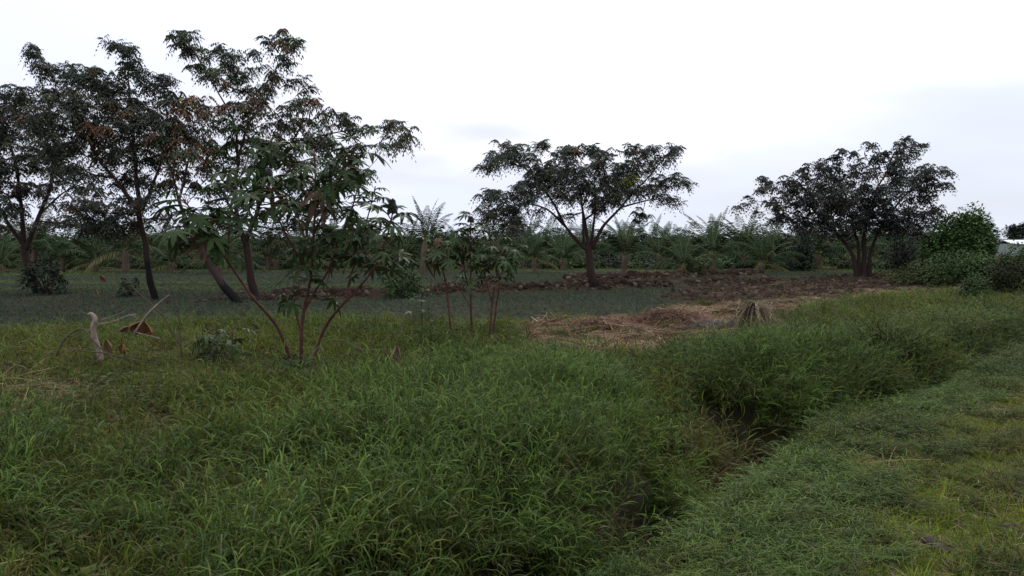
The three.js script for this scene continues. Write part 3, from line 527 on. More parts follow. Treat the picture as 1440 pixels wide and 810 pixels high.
featherTree({
  name: 'thin_tree', label: 'tall tree with a slender blackened trunk and a dense dark crown', seed: 9, d: 29, base: gpos(217, 29), cols: darkGreen, leaf: 0.32, ll: 0.12, lw: 0.024, dens: 1.0, dead: 0.05, deep: 1.6, charred: 1.5,
  limbs: [
    { p: [[218, 428], [211, 385], [202, 330], [196, 295]], r: [0.125, 0.09] },
    { p: [[197, 300], [192, 250], [186, 180], [180, 120], [178, 75]], r: [0.1, 0.012] },
    { p: [[196, 295], [160, 250], [125, 200], [95, 130]], r: [0.09, 0.02] },
    { p: [[198, 300], [222, 240], [235, 180], [230, 125]], r: [0.07, 0.02] },
    { p: [[160, 250], [130, 245], [95, 225]], r: [0.04, 0.015] },
  ],
  clumps: [[160, 57, 14, 8], [175, 68, 14, 9], [183, 88, 11, 10], [172, 98, 16, 12], [134, 92, 14, 7], [88, 98, 28, 10], [115, 104, 30, 14], [78, 120, 28, 18], [140, 115, 26, 16], [160, 125, 26, 18], [90, 145, 36, 20], [125, 150, 36, 22], [160, 155, 30, 22, { dead: 0.15 }], [210, 112, 22, 12], [235, 112, 12, 10], [225, 130, 22, 14], [240, 142, 16, 14], [195, 145, 26, 20], [190, 170, 28, 18, { dead: 0.15 }], [75, 175, 30, 20], [110, 180, 34, 18], [130, 172, 5, 8, { dead: 1, dz: -1.4 }], [145, 181, 7, 6, { dead: 1, dz: -1.4 }], [150, 190, 34, 18], [215, 172, 26, 18], [235, 175, 20, 18], [185, 200, 34, 16], [225, 203, 24, 14, { dead: 0.5 }], [100, 210, 30, 14], [140, 212, 32, 13], [170, 222, 28, 11], [210, 225, 24, 13], [75, 215, 26, 14], [125, 240, 30, 10, { n: .7 }], [160, 250, 26, 10, { n: .8 }], [190, 250, 22, 12, { n: .8 }], [215, 255, 22, 12, { n: .7 }], [140, 275, 30, 14], [150, 318, 26, 12], [118, 312, 22, 10], [185, 316, 20, 10], [225, 300, 16, 10], [180, 285, 26, 14, { n: .8 }], [165, 300, 24, 12], [120, 290, 20, 12], [205, 278, 14, 10]],
});
featherTree({
  name: 'leaning_tree', label: 'tree leaning steeply over with a blackened base below bare brown bark', seed: 10, d: 27.5, base: gpos(338, 27.5), cols: greener, leaf: 0.33, ll: 0.14, lw: 0.024, dens: 0.9, dead: 0.2, deep: 1.3, charred: 0.75,
  limbs: [
    { p: [[340, 436], [318, 405], [295, 370], [272, 333], [262, 310]], r: [0.15, 0.1] },
    { p: [[266, 318], [252, 285], [244, 250], [232, 215]], r: [0.08, 0.02] },
    { p: [[252, 285], [262, 240], [270, 205], [262, 160]], r: [0.05, 0.012] },
  ],
  clumps: [[232, 195, 20, 12, { dead: 0.5 }], [250, 180, 20, 14, { dead: 0.4 }], [262, 150, 18, 14, { dead: 0.35 }], [280, 145, 14, 14, { dead: 0.8 }], [272, 178, 20, 12], [240, 225, 20, 12], [265, 215, 20, 12, { dead: 0.4 }], [285, 205, 20, 14, { cols: [[0.05, 0.09, 0.03]] }], [255, 245, 16, 10], [232, 260, 14, 10], [290, 235, 16, 8], [275, 262, 12, 7]],
});
featherTree({
  name: 'tall_tree', label: 'tall loose-crowned tree with a red-brown trunk and long side branch', seed: 12, d: 30, base: gpos(356, 30), cols: greener, leaf: 0.34, ll: 0.15, lw: 0.024, dens: 0.8, dead: 0.06, deep: 1.8,
  limbs: [
    { p: [[357, 422], [355, 395], [350, 362], [344, 335]], r: [0.16, 0.12] },
    { p: [[347, 345], [334, 310], [331, 270], [334, 225], [330, 180], [300, 120], [262, 58]], r: [0.12, 0.01] },
    { p: [[334, 225], [350, 175], [378, 130], [398, 60]], r: [0.06, 0.01] },
    { p: [[346, 338], [362, 300], [362, 260], [395, 220], [440, 195], [500, 182], [570, 178]], r: [0.1, 0.01] },
    { p: [[334, 310], [312, 270], [296, 240], [285, 190]], r: [0.06, 0.015] },
    { p: [[395, 220], [425, 170], [420, 135]], r: [0.045, 0.012] },
    { p: [[440, 195], [480, 230], [515, 240]], r: [0.04, 0.012] },
    { p: [[362, 270], [400, 265], [450, 262]], r: [0.04, 0.015] },
  ],
  clumps: [[245, 52, 16, 8], [262, 46, 14, 6], [258, 62, 18, 9], [278, 70, 16, 10], [285, 88, 16, 12], [312, 66, 16, 8], [325, 78, 14, 9], [322, 92, 20, 10], [340, 100, 20, 12], [330, 118, 22, 10], [300, 105, 14, 10], [398, 44, 7, 5], [405, 52, 8, 5], [380, 55, 12, 7], [396, 66, 16, 9], [420, 60, 10, 6], [358, 70, 6, 5], [400, 84, 12, 7], [385, 100, 16, 8], [395, 108, 16, 8], [378, 120, 12, 8], [425, 122, 16, 10], [435, 140, 18, 12], [415, 150, 18, 12], [355, 125, 20, 12], [350, 145, 22, 12, { dead: .4 }], [368, 138, 16, 10, { dead: .6 }], [330, 150, 18, 12, { dead: .2 }], [300, 150, 18, 14, { dead: .35 }], [310, 172, 24, 12], [345, 172, 26, 12], [385, 165, 24, 12], [405, 178, 20, 10, { dead: .4 }], [440, 172, 22, 10], [475, 158, 22, 8], [490, 170, 18, 10, { dead: .25 }], [510, 178, 12, 8], [555, 168, 14, 7], [572, 180, 10, 7], [578, 192, 8, 7], [548, 186, 12, 8], [540, 200, 12, 6], [560, 196, 10, 6], [460, 190, 24, 12], [470, 210, 22, 12], [495, 205, 16, 8], [430, 200, 28, 12], [390, 200, 28, 12], [355, 200, 28, 12, { cols: [[0.05, 0.09, 0.03], [0.04, 0.06, 0.03]] }], [318, 205, 28, 14, { cols: [[0.05, 0.09, 0.03], [0.04, 0.06, 0.03]] }], [300, 225, 22, 10], [345, 225, 26, 10], [385, 228, 26, 12], [420, 230, 24, 12], [460, 232, 24, 12], [500, 228, 16, 9], [515, 245, 16, 8], [485, 250, 20, 10], [445, 255, 24, 12], [405, 255, 22, 12], [370, 258, 20, 12], [325, 250, 18, 10], [305, 265, 16, 10], [400, 285, 22, 10], [440, 285, 20, 10], [375, 300, 18, 9], [300, 296, 18, 10], [325, 306, 14, 8], [415, 312, 20, 10], [392, 330, 16, 8], [448, 318, 18, 10], [468, 290, 18, 9]],
});

// ---------------------------------------------------------------- young coconut palms
function frond(seed, L, e0, bend, col, drop) {
  const rnd = mulberry(seed), g = new G(), N = 9, pts = []; let e = e0, p = V3(0, 0, 0);
  for (let i = 0; i <= N; i++) { pts.push(p.clone()); p = p.clone().add(V3(Math.cos(e), Math.sin(e), 0).multiplyScalar(L / N)); e -= bend / N * (0.5 + i / N); }
  tube(g, pts, lerpR(0.03, 0.006, N + 1), 3, [0.13, 0.14, 0.06]);
  const n = 19;
  for (let i = 0; i < n; i++) {
    const t = 0.14 + 0.86 * i / (n - 1), s = Math.min(N - 1, Math.floor(t * N)), q = pts[s].clone().lerp(pts[s + 1], t * N - s), T = pts[s + 1].clone().sub(pts[s]).normalize();
    const len = 0.62 * Math.sin(Math.PI * (0.18 + 0.74 * t)) * (0.85 + 0.3 * rnd()) * L / 3;
    for (const sd of [-1, 1]) {
      const d = V3(T.x * 0.75, T.y * 0.75 - drop * (0.6 + 0.8 * rnd()), sd * (0.75 + 0.2 * rnd())).normalize(), c = tint(col, 0.75 + rnd() * 0.5, 0.1, rnd);
      const w = V3(T.x, T.y, 0).multiplyScalar(0.042), tip = q.clone().addScaledVector(d, len); tip.y -= len * 0.22;
      const m = q.clone().addScaledVector(d, len * 0.5);
      const a = g.V(q.clone().addScaledVector(w, 0.5), c), a2 = g.V(q.clone().addScaledVector(w, -0.5), c), b = g.V(m.clone().add(w), c), b2 = g.V(m.clone().sub(w), c), k = g.V(tip, c);
      g.q(a, b, b2, a2); g.t(b, k, b2);
    }
  }
  return g.geo();
}
{
  const gr = [0.032, 0.052, 0.024], gr2 = [0.04, 0.058, 0.026], old = [0.13, 0.115, 0.05];
  const F = [frond(1, 2.9, 1.45, 0.5, gr2, 0.15), frond(2, 3.1, 1.25, 0.9, gr, 0.25), frond(3, 3.2, 1.0, 1.3, gr, 0.4), frond(4, 3.1, 0.75, 1.6, gr, 0.5), frond(5, 3.0, 0.4, 1.6, gr2, 0.6), frond(6, 2.7, 0.0, 1.3, old, 0.7), frond(7, 3.0, 1.1, 1.1, gr2, 0.3), frond(8, 3.1, 0.6, 1.7, gr, 0.55)];
  function palm(seed, pos, h, s, label, group, kinds) {
    const rnd = mulberry(seed), root = thing('coconut_palm', label, 'palm tree', pos, group), g = new G();
    const lean = (rnd() - 0.5) * 0.25, pts = [0, 0.25, 0.5, 0.75, 1].map(t => V3(lean * h * t * t, -0.15 + (h + 0.3) * t, 0));
    tube(g, pts, [0.24 * s, 0.19 * s, 0.17 * s, 0.2 * s, 0.12 * s], 8, p => tint([0.12, 0.085, 0.06], 0.7 + 0.6 * noise3(p.x * 6, p.y * 9, p.z * 6)), 0.2);
    g.mesh('trunk', M.bark, root);
    const n = kinds.length;
    kinds.forEach((k, i) => { const m = new THREE.Mesh(F[k], M.palm); m.name = 'frond'; m.position.set(lean * h, h + 0.05, 0); m.rotation.set(0, i * 2.399 + rnd() * 0.6, 0); m.scale.setScalar(s * (0.85 + rnd() * 0.3)); root.add(m); });
    return root;
  }
  const rnd = mulberry(321), set = () => { const k = [0, 1, 2, 6, 2, 3, 7, 3, 4, 4, 7, 1]; if (rnd() < 0.4) k.push(5); if (rnd() < 0.5) k.push(2); if (rnd() < 0.4) k.push(0); return k; };
  // those that stand out
  const special = [
    [594, 54, 2.3, 1.0, 'coconut palm with upright spiky fronds rising behind the low broad-leaved plants'],
    [752, 58, 0.9, 0.85, 'short coconut palm with a bare orange-brown stub trunk and yellowed low frond'],
    [877, 47, 1.1, 0.88, 'dark bushy coconut palm behind the trunk of the spreading tree'],
    [962, 52, 0.5, 0.95, 'coconut palm rising above the low ridge beside a small bush'],
    [1072, 60, 0.5, 1.0, 'low wide coconut palm with drooping fronds by the grass strip'],
    [135, 60, 0.6, 1.05, 'coconut palm with pale arching fronds behind the left-hand crop strip'],
  ];
  special.forEach(([px, d, h, s, l], i) => palm(900 + i, gpos(px, d), h, s, l, null, i === 2 ? [0, 1, 2, 6, 2, 1, 6, 2, 1, 3, 3, 7, 2, 4, 0] : i === 0 ? [0, 0, 1, 1, 0, 6, 2, 3, 7, 4] : [...set(), 5]));
  let n = 0;
  const row = (d0, d1, x0, x1, step, s0, h0, label, group) => { for (let px = x0; px < x1; px += step * (0.65 + 0.7 * rnd())) { const d = d0 + rnd() * (d1 - d0); palm(1000 + n++, gpos(px, d), h0 * (0.3 + 1.2 * rnd()), s0 * (0.68 + 0.6 * rnd()), label, group, set()); } };
  row(62, 74, -60, 1320, 44, 1.1, 1.1, 'young coconut palm in the front row of the far grove', 'front palms of the grove');
  row(78, 92, -60, 1320, 52, 1.12, 1.5, 'young coconut palm crowded in the middle of the far grove', 'middle palms of the grove');
  row(96, 114, -40, 1330, 52, 1.25, 2.0, 'coconut palm whose fronds top the back of the far grove', 'back palms of the grove');
  row(56, 66, -60, 520, 60, 1.15, 1.2, 'coconut palm seen under the crowns of the dark trees', 'palms under the dark trees');
  console.log('palms', n);
}

// ---------------------------------------------------------------- shrubs
function leafCloud(g, rnd, c, r, n, ls, lw, cols, blobs = 9, kk = 0.3) {
  const B = []; for (let i = 0; i < blobs; i++) { const a = rnd() * 6.28, y = rnd(), q = Math.sqrt(rnd()) * 0.75; B.push([V3(Math.cos(a) * q * r.x * Math.sqrt(1 - y * y * 0.6), (y * 0.78 + 0.05) * r.y, Math.sin(a) * q * r.z * Math.sqrt(1 - y * y * 0.6)), kk + 0.2 * rnd(), cols[Math.floor(rnd() * cols.length)]]); }
  for (let i = 0; i < n; i++) {
    const [b, k, col] = B[Math.floor(rnd() * blobs)]; let v; do { v = V3(rnd() * 2 - 1, rnd() * 2 - 1, rnd() * 2 - 1); } while (v.lengthSq() > 1 || v.lengthSq() < 0.12);
    const p = V3(c.x + b.x + v.x * k * r.x, Math.max(c.y + 0.02, c.y + b.y + v.y * k * r.y * 0.9), c.z + b.z + v.z * k * r.z);
    const d = V3(v.x + (rnd() - 0.5), v.y * 0.6 + (rnd() - 0.55), v.z + (rnd() - 0.5)).normalize(), w = V3(d.z, (rnd() - 0.5) * 0.8, -d.x).normalize().multiplyScalar(lw * (0.7 + 0.6 * rnd())), L = ls * (0.6 + 0.8 * rnd()), cc = tint(col, 0.75 + 0.5 * rnd(), 0.1, rnd);
    const a = g.V(p, cc), m = p.clone().addScaledVector(d, L * 0.5), e = p.clone().addScaledVector(d, L); e.y -= L * 0.15;
    const b1 = g.V(m.clone().add(w), cc), b2 = g.V(m.clone().sub(w), cc), t = g.V(e, cc); g.t(a, b1, b2); g.t(b1, t, b2);
  }
  return B;
}
function shrub(name, label, px, d, wpx, hpx, n, ls, cols, o = {}) {
  const rnd = mulberry(o.seed ?? Math.round(px * 7 + d * 31)), k = d / FPX, r = V3(wpx / 2 * k, hpx * k, wpx / 2 * k * (o.deep ?? 0.9));
  const root = thing(name, label, o.cat ?? 'shrub', gpos(px, d), o.group); if (o.lift) root.position.y += 0;
  const g = new G(), s = new G(), B = leafCloud(g, rnd, V3(0, o.lift ?? 0, 0), r, Math.round(n * 1.5), ls, o.lw ?? ls * 0.34, cols, o.blobs ?? 11, o.k ?? 0.3);
  for (const [b] of B) { const m = V3(b.x * 0.35, (b.y + (o.lift ?? 0)) * 0.55, b.z * 0.35); tube(s, smooth([V3(b.x * 0.06, -0.1, b.z * 0.06), m, V3(b.x, b.y + (o.lift ?? 0), b.z)], 6), lerpR(o.sr ?? 0.025, 0.006, 7), 5, [0.09, 0.065, 0.05]); }
  s.mesh('stems', M.bark, root); g.mesh(o.cat === 'tree' ? 'crown' : 'foliage', M.crown, root); return root;
}
const bushG = [[0.076, 0.13, 0.042], [0.064, 0.11, 0.038], [0.09, 0.14, 0.048]], dimG = [[0.04, 0.052, 0.034], [0.035, 0.045, 0.032]], olive = [[0.05, 0.066, 0.022], [0.05, 0.05, 0.026], [0.06, 0.074, 0.026]], dullD = [[0.03, 0.038, 0.018], [0.04, 0.042, 0.022]];
shrub('round_bush_tree', 'rounded fresh green bushy tree beside the broad dark tree', 1350, 48, 112, 86, 19000, 0.2, bushG, { cat: 'tree', blobs: 34, k: 0.26, sr: 0.06, seed: 4 });
shrub('slope_shrub', 'wide soft green shrub mound in front of the rounded bushy tree', 1378, 36, 170, 50, 8000, 0.12, [[0.056, 0.088, 0.03], [0.048, 0.076, 0.028]], { blobs: 16 });
shrub('slope_shrub', 'brownish green low scrub at the edge of the dug soil', 1300, 40, 120, 34, 4200, 0.11, olive, { blobs: 14 });
shrub('thicket', 'dark thicket overhanging the ditch at the end of the bank', 1425, 25, 116, 56, 6200, 0.075, [[0.028, 0.036, 0.016], [0.034, 0.036, 0.018]], { blobs: 13 });
shrub('leafy_bush', 'small upright leafy green bush just below the dark thicket', 1372, 22, 66, 44, 2600, 0.075, [[0.07, 0.105, 0.04], [0.055, 0.085, 0.035]], { blobs: 9 });
shrub('broad_leaf_weed', 'pale broad-leaved weed growing out of the ditch side', 1432, 14.5, 56, 44, 420, 0.13, [[0.06, 0.1, 0.045], [0.075, 0.11, 0.06]], { lw: 0.035, blobs: 7 });
shrub('slope_shrub', 'pale green shrub below the pale roof, topping the dark thicket', 1436, 34, 84, 58, 3400, 0.11, bushG, { blobs: 10 });
shrub('far_bush', 'small dark round bush next to the pale roof', 1412, 62, 22, 24, 1400, 0.14, dullD, {});
shrub('grove_shrub', 'dense dark blue-green shrub under the left edge of the broad tree', 1130, 62, 52, 56, 2600, 0.17, dimG, { blobs: 12 });
shrub('grove_shrub', 'dark shrub filling the gap below the right edge of the broad tree', 1268, 58, 66, 62, 2800, 0.17, dimG, { blobs: 13 });
shrub('ridge_bush', 'small ragged olive bush on the far ridge of clods', 978, 50, 34, 20, 1200, 0.1, olive, {});
shrub('sucker_bush', 'leafy suckers wrapped round the charred base of the dark tree', 64, 32.4, 80, 60, 800, 0.15, dimG, { k: 0.05, blobs: 30 });
shrub('field_bush', 'low bush at the foot of the blackened slender trunk', 182, 31, 46, 28, 240, 0.13, dimG, { k: 0.05, blobs: 16 });
shrub('green_sapling', 'bright green leafy sapling left of the three low broad-leaved plants', 566, 30, 60, 60, 1300, 0.17, [[0.06, 0.1, 0.035], [0.05, 0.08, 0.035]], { lw: 0.03, blobs: 12 });
shrub('bank_weed', 'tall wispy weed clump at the bank crest by the thin grey stems', 590, 13.5, 58, 62, 1500, 0.06, [[0.05, 0.07, 0.04], [0.06, 0.08, 0.045]], { lw: 0.005, blobs: 10, sr: 0.006 });
shrub('bank_weed', 'low dark weeds crowding the foot of the large castor plant', 426, 8.3, 100, 44, 700, 0.06, [[0.04, 0.066, 0.022], [0.05, 0.076, 0.026]], { lw: 0.012, blobs: 18, k: 0.1, sr: 0.005 });
shrub('bank_weed', 'tangle of twiggy weeds around the bent castor stem', 300, 9.2, 110, 66, 620, 0.05, [[0.05, 0.08, 0.022], [0.07, 0.085, 0.03]], { lw: 0.01, blobs: 16, k: 0.16, sr: 0.006 });
{ // undergrowth between the palms and the wood that closes the view
  const rnd = mulberry(17), mk = (s, cols) => { const g = new G(); leafCloud(g, mulberry(s), V3(0, 0, 0), V3(1, 1, 1), 260, 0.3, 0.055, cols, 7); return g.geo(); };
  const u = new Patch([mk(1, olive), mk(2, bushG), mk(3, dimG)], M.crown);
  for (let i = 0; i < 900; i++) { const d = 66 + rnd() * 60, px = -80 + rnd() * 1430, p = gpos(px, d), s = 0.5 + rnd() * 1.0; u.add(Math.floor(rnd() * 3), p, s * 1.2, s * (0.6 + 0.5 * rnd()), rnd() * 6, [0.65, 0.7, 0.6]); }
  u.done('undergrowth', 'mixed olive and green undergrowth between the far palms', 'undergrowth');
  const w = new Patch([mk(4, dimG), mk(5, dimG)], M.crown);
  for (let i = 0; i < 700; i++) { const d = 128 + rnd() * 40, px = -200 + rnd() * 1560, p = gpos(px, d), s = 2.1 + rnd() * 1.5; w.add(Math.floor(rnd() * 2), p, s * 1.3, s, rnd() * 6, [1, 1, 1]); }
  for (let i = 0; i < 160; i++) { const d = 210 + rnd() * 60, px = 1320 + rnd() * 420, p = gpos(px, d), s = 2.2 + rnd() * 2; w.add(Math.floor(rnd() * 2), p, s * 1.8, s, rnd() * 6, [1, 1, 1]); }
  w.done('far_wood', 'distant dark woodland closing the view behind the palms', 'woodland');
}
{ // farm shed far off on the right
  const d = 150, p = gpos(1450, d), root = thing('farm_shed', 'long low shed with a pale metal roof far behind the thicket', 'building', p);
  const box = (name, w, h, dp, x, y, z, c, m) => { const g = new THREE.BoxGeometry(w, h, dp), n = g.attributes.position.count; g.setAttribute('color', new THREE.Float32BufferAttribute(Array.from({ length: n * 3 }, (_, i) => c[i % 3]), 3)); const o = new THREE.Mesh(g, m); o.name = name; o.position.set(x, y, z); root.add(o); return o; };
  box('wall', 10.4, 2.3, 5, 0, 1.15, 0, [0.3, 0.34, 0.3], M.wall);
  const f = box('roof', 11, 0.12, 3.2, 0, 2.62, 1.42, [0.75, 0.77, 0.8], M.roof); f.rotation.x = 0.24;
  const r = box('roof', 11, 0.12, 3.2, 0, 2.62, -1.46, [0.7, 0.72, 0.75], M.roof); r.rotation.x = -0.24;
  box('door', 1.2, 1.9, 0.08, -2, 0.95, 2.56, [0.12, 0.13, 0.13], M.wall); box('window', 0.9, 0.7, 0.08, 1.5, 1.4, 2.56, [0.05, 0.06, 0.07], M.wall);
  shrub('domed_tree', 'dark domed tree rising behind the pale shed roof', 1433, 175, 44, 20, 2600, 0.5, dimG, { cat: 'tree', blobs: 14, sr: 0.15, lift: 3.2 });
}
console.log('shrubs');

// ---------------------------------------------------------------- castor plants
function castorLeaf(seed, R, petiole, sag, lobes, col, vein) {          // origin at the stem node, growing along +x
  const rnd = mulberry(seed), g = new G(), pc = [0.13, 0.09, 0.06];
  const pp = []; for (let i = 0; i <= 4; i++) { const t = i / 4; pp.push(V3(petiole * t, petiole * (0.42 * t - 0.5 * t * t), 0)); }
  tube(g, pp, lerpR(0.0052, 0.0035, 5), 4, pc);
  const o = pp[4], tilt = 0.25 + sag * 0.6, ct = Math.cos(tilt), st = Math.sin(tilt);
  const P = (a, r, up = 0) => { let x = Math.cos(a) * r, z = Math.sin(a) * r, y = -sag * r * r / R * 0.9 + up * R; return V3(o.x + x * ct + y * st, o.y - x * st + y * ct, o.z + z); };
  const c0 = g.V(o, col), span = rad(300), A = i => -span / 2 + span * i / (lobes - 1), half = span / (lobes - 1) / 2;
  const sinus = []; for (let i = 0; i <= lobes; i++) { const a = -span / 2 - half + i * half * 2; sinus.push([a, R * (i === 0 || i === lobes ? 0.16 : 0.34)]); }
  for (let i = 0; i < lobes; i++) {
    const a = A(i) + (rnd() - 0.5) * 0.1, f = 0.62 + 0.38 * Math.cos(A(i) * 0.62), r = R * f * (0.9 + 0.2 * rnd()), c = tint(col, 0.9 + 0.2 * rnd()), fold = 0.035 + 0.03 * rnd(), w = half * 0.56;
    const sl = g.V(P(sinus[i][0] + 0.04, sinus[i][1], fold), c), sr = g.V(P(sinus[i + 1][0] - 0.04, sinus[i + 1][1], fold), c);
    const m1 = g.V(P(a, r * 0.42, -0.01), c), l1 = g.V(P(a - w, r * 0.6, fold), c), r1 = g.V(P(a + w, r * 0.6, fold), c), m2 = g.V(P(a, r * 0.72, -0.01), c), l2 = g.V(P(a - w * 0.5, r * 0.82, fold * 0.6), c), r2 = g.V(P(a + w * 0.5, r * 0.82, fold * 0.6), c), tip = g.V(P(a, r), c);
    g.t(c0, sl, m1); g.t(c0, m1, sr); g.q(sl, l1, m2, m1); g.q(m1, m2, r1, sr); g.q(l1, l2, tip, m2); g.q(m2, tip, r2, r1);
  }
  return g.geo();
}
const CL = [], CLB = [];
for (let i = 0; i < 9; i++) CL.push(castorLeaf(40 + i, 0.15 + 0.02 * (i % 3), 0.17 + 0.035 * (i % 4), 0.12 + 0.16 * (i % 5), 7 + (i % 3), [[0.044, 0.072, 0.024], [0.036, 0.066, 0.018], [0.056, 0.08, 0.032]][i % 3]));
for (let i = 0; i < 3; i++) CLB.push(castorLeaf(60 + i, 0.2, 0.2, 1.5, 8, [[0.16, 0.1, 0.065], [0.2, 0.14, 0.09], [0.13, 0.09, 0.06]][i]));
const castorStem = p => tint([0.085, 0.036, 0.03], 0.55 + 0.35 * noise3(p.x * 60, p.y * 40, p.z * 60) + 0.25 * sstep(0.55, 0.7, noise3(p.x * 25, p.y * 12, p.z * 25)) - 0.75 + 0.75 + 0.5 * noise3(p.x * 9, p.y * 14, p.z * 9));
function spike(g, rnd, p, h) { for (let i = 0; i < 46; i++) { const t = i / 46, a = i * 2.4, r = 0.045 * (1 - 0.6 * t), q = V3(p.x + Math.cos(a) * r, p.y + h * t, p.z + Math.sin(a) * r), s = 0.015 + 0.008 * rnd(), c = tint([0.035, 0.033, 0.028], 0.7 + 0.6 * rnd()); const v = [[1, 0, 0], [-1, 0, 0], [0, 1, 0], [0, -1, 0], [0, 0, 1], [0, 0, -1]].map(e => g.v(q.x + e[0] * s, q.y + e[1] * s, q.z + e[2] * s, c)); for (const [x, y, z] of [[0, 2, 4], [2, 1, 4], [1, 3, 4], [3, 0, 4], [2, 0, 5], [1, 2, 5], [3, 1, 5], [0, 3, 5]]) g.t(v[x], v[y], v[z]); } tube(g, [p.clone(), p.clone().add(V3(0, h, 0))], [0.006, 0.003], 4, [0.07, 0.05, 0.04]); }
function castor(o) {
  const rnd = mulberry(o.seed), root = thing('castor_plant', o.label, 'plant', o.pos), org = root.position;
  for (const S of o.stems) {
    const pts = smooth(S.p.map(([x, y, dd = 0], i) => { const v = at(x, y, o.d + dd).sub(org); if (S.root && i === 0) v.y = -0.06; return v; }), S.p.length * 13), n = pts.length;
    const g = new G(); tube(g, pts, lerpR(S.r[0], S.r[1], n).map((r, i) => r * (1 + (i % 4 === 2 ? 0.22 : 0) + 0.08 * (rnd() - 0.5))), 7, castorStem, 0.12); g.mesh('stem', M.stem, root);
    if (!S.leaves) continue;
    const from = S.leaves[0], cnt = Math.round(S.leaves[1] * (o.more ?? 1));
    for (let i = 0; i < cnt; i++) {
      const t = from + (1 - from) * (i + 0.5 * rnd()) / cnt, f = Math.min(n - 1.01, t * (n - 1)), p = pts[Math.floor(f)].clone().lerp(pts[Math.floor(f) + 1], f % 1);
      const dead = rnd() < (o.dead ?? 0.03), geo = dead ? CLB[Math.floor(rnd() * 3)] : CL[Math.floor(rnd() * CL.length)];
      const m = new THREE.Mesh(geo, M.castor); m.name = 'leaf'; m.position.copy(p);
      m.rotation.set((rnd() - 0.5) * 0.5, i * 2.399 + rnd() * 0.8, (rnd() - 0.35) * 0.9 + (t > 0.93 ? 0.5 : 0), 'YXZ'); m.scale.setScalar((o.ls ?? 1) * (0.65 + 0.55 * rnd()) * (t > 0.95 ? 0.7 : 1)); root.add(m);
      if (dead) m.userData.label = 'withered brown leaf';
    }
    if (S.spike) { const q = new G(); spike(q, rnd, pts[n - 1], S.spike); q.mesh('seed_spike', M.stem, root); }
  }
  return root;
}
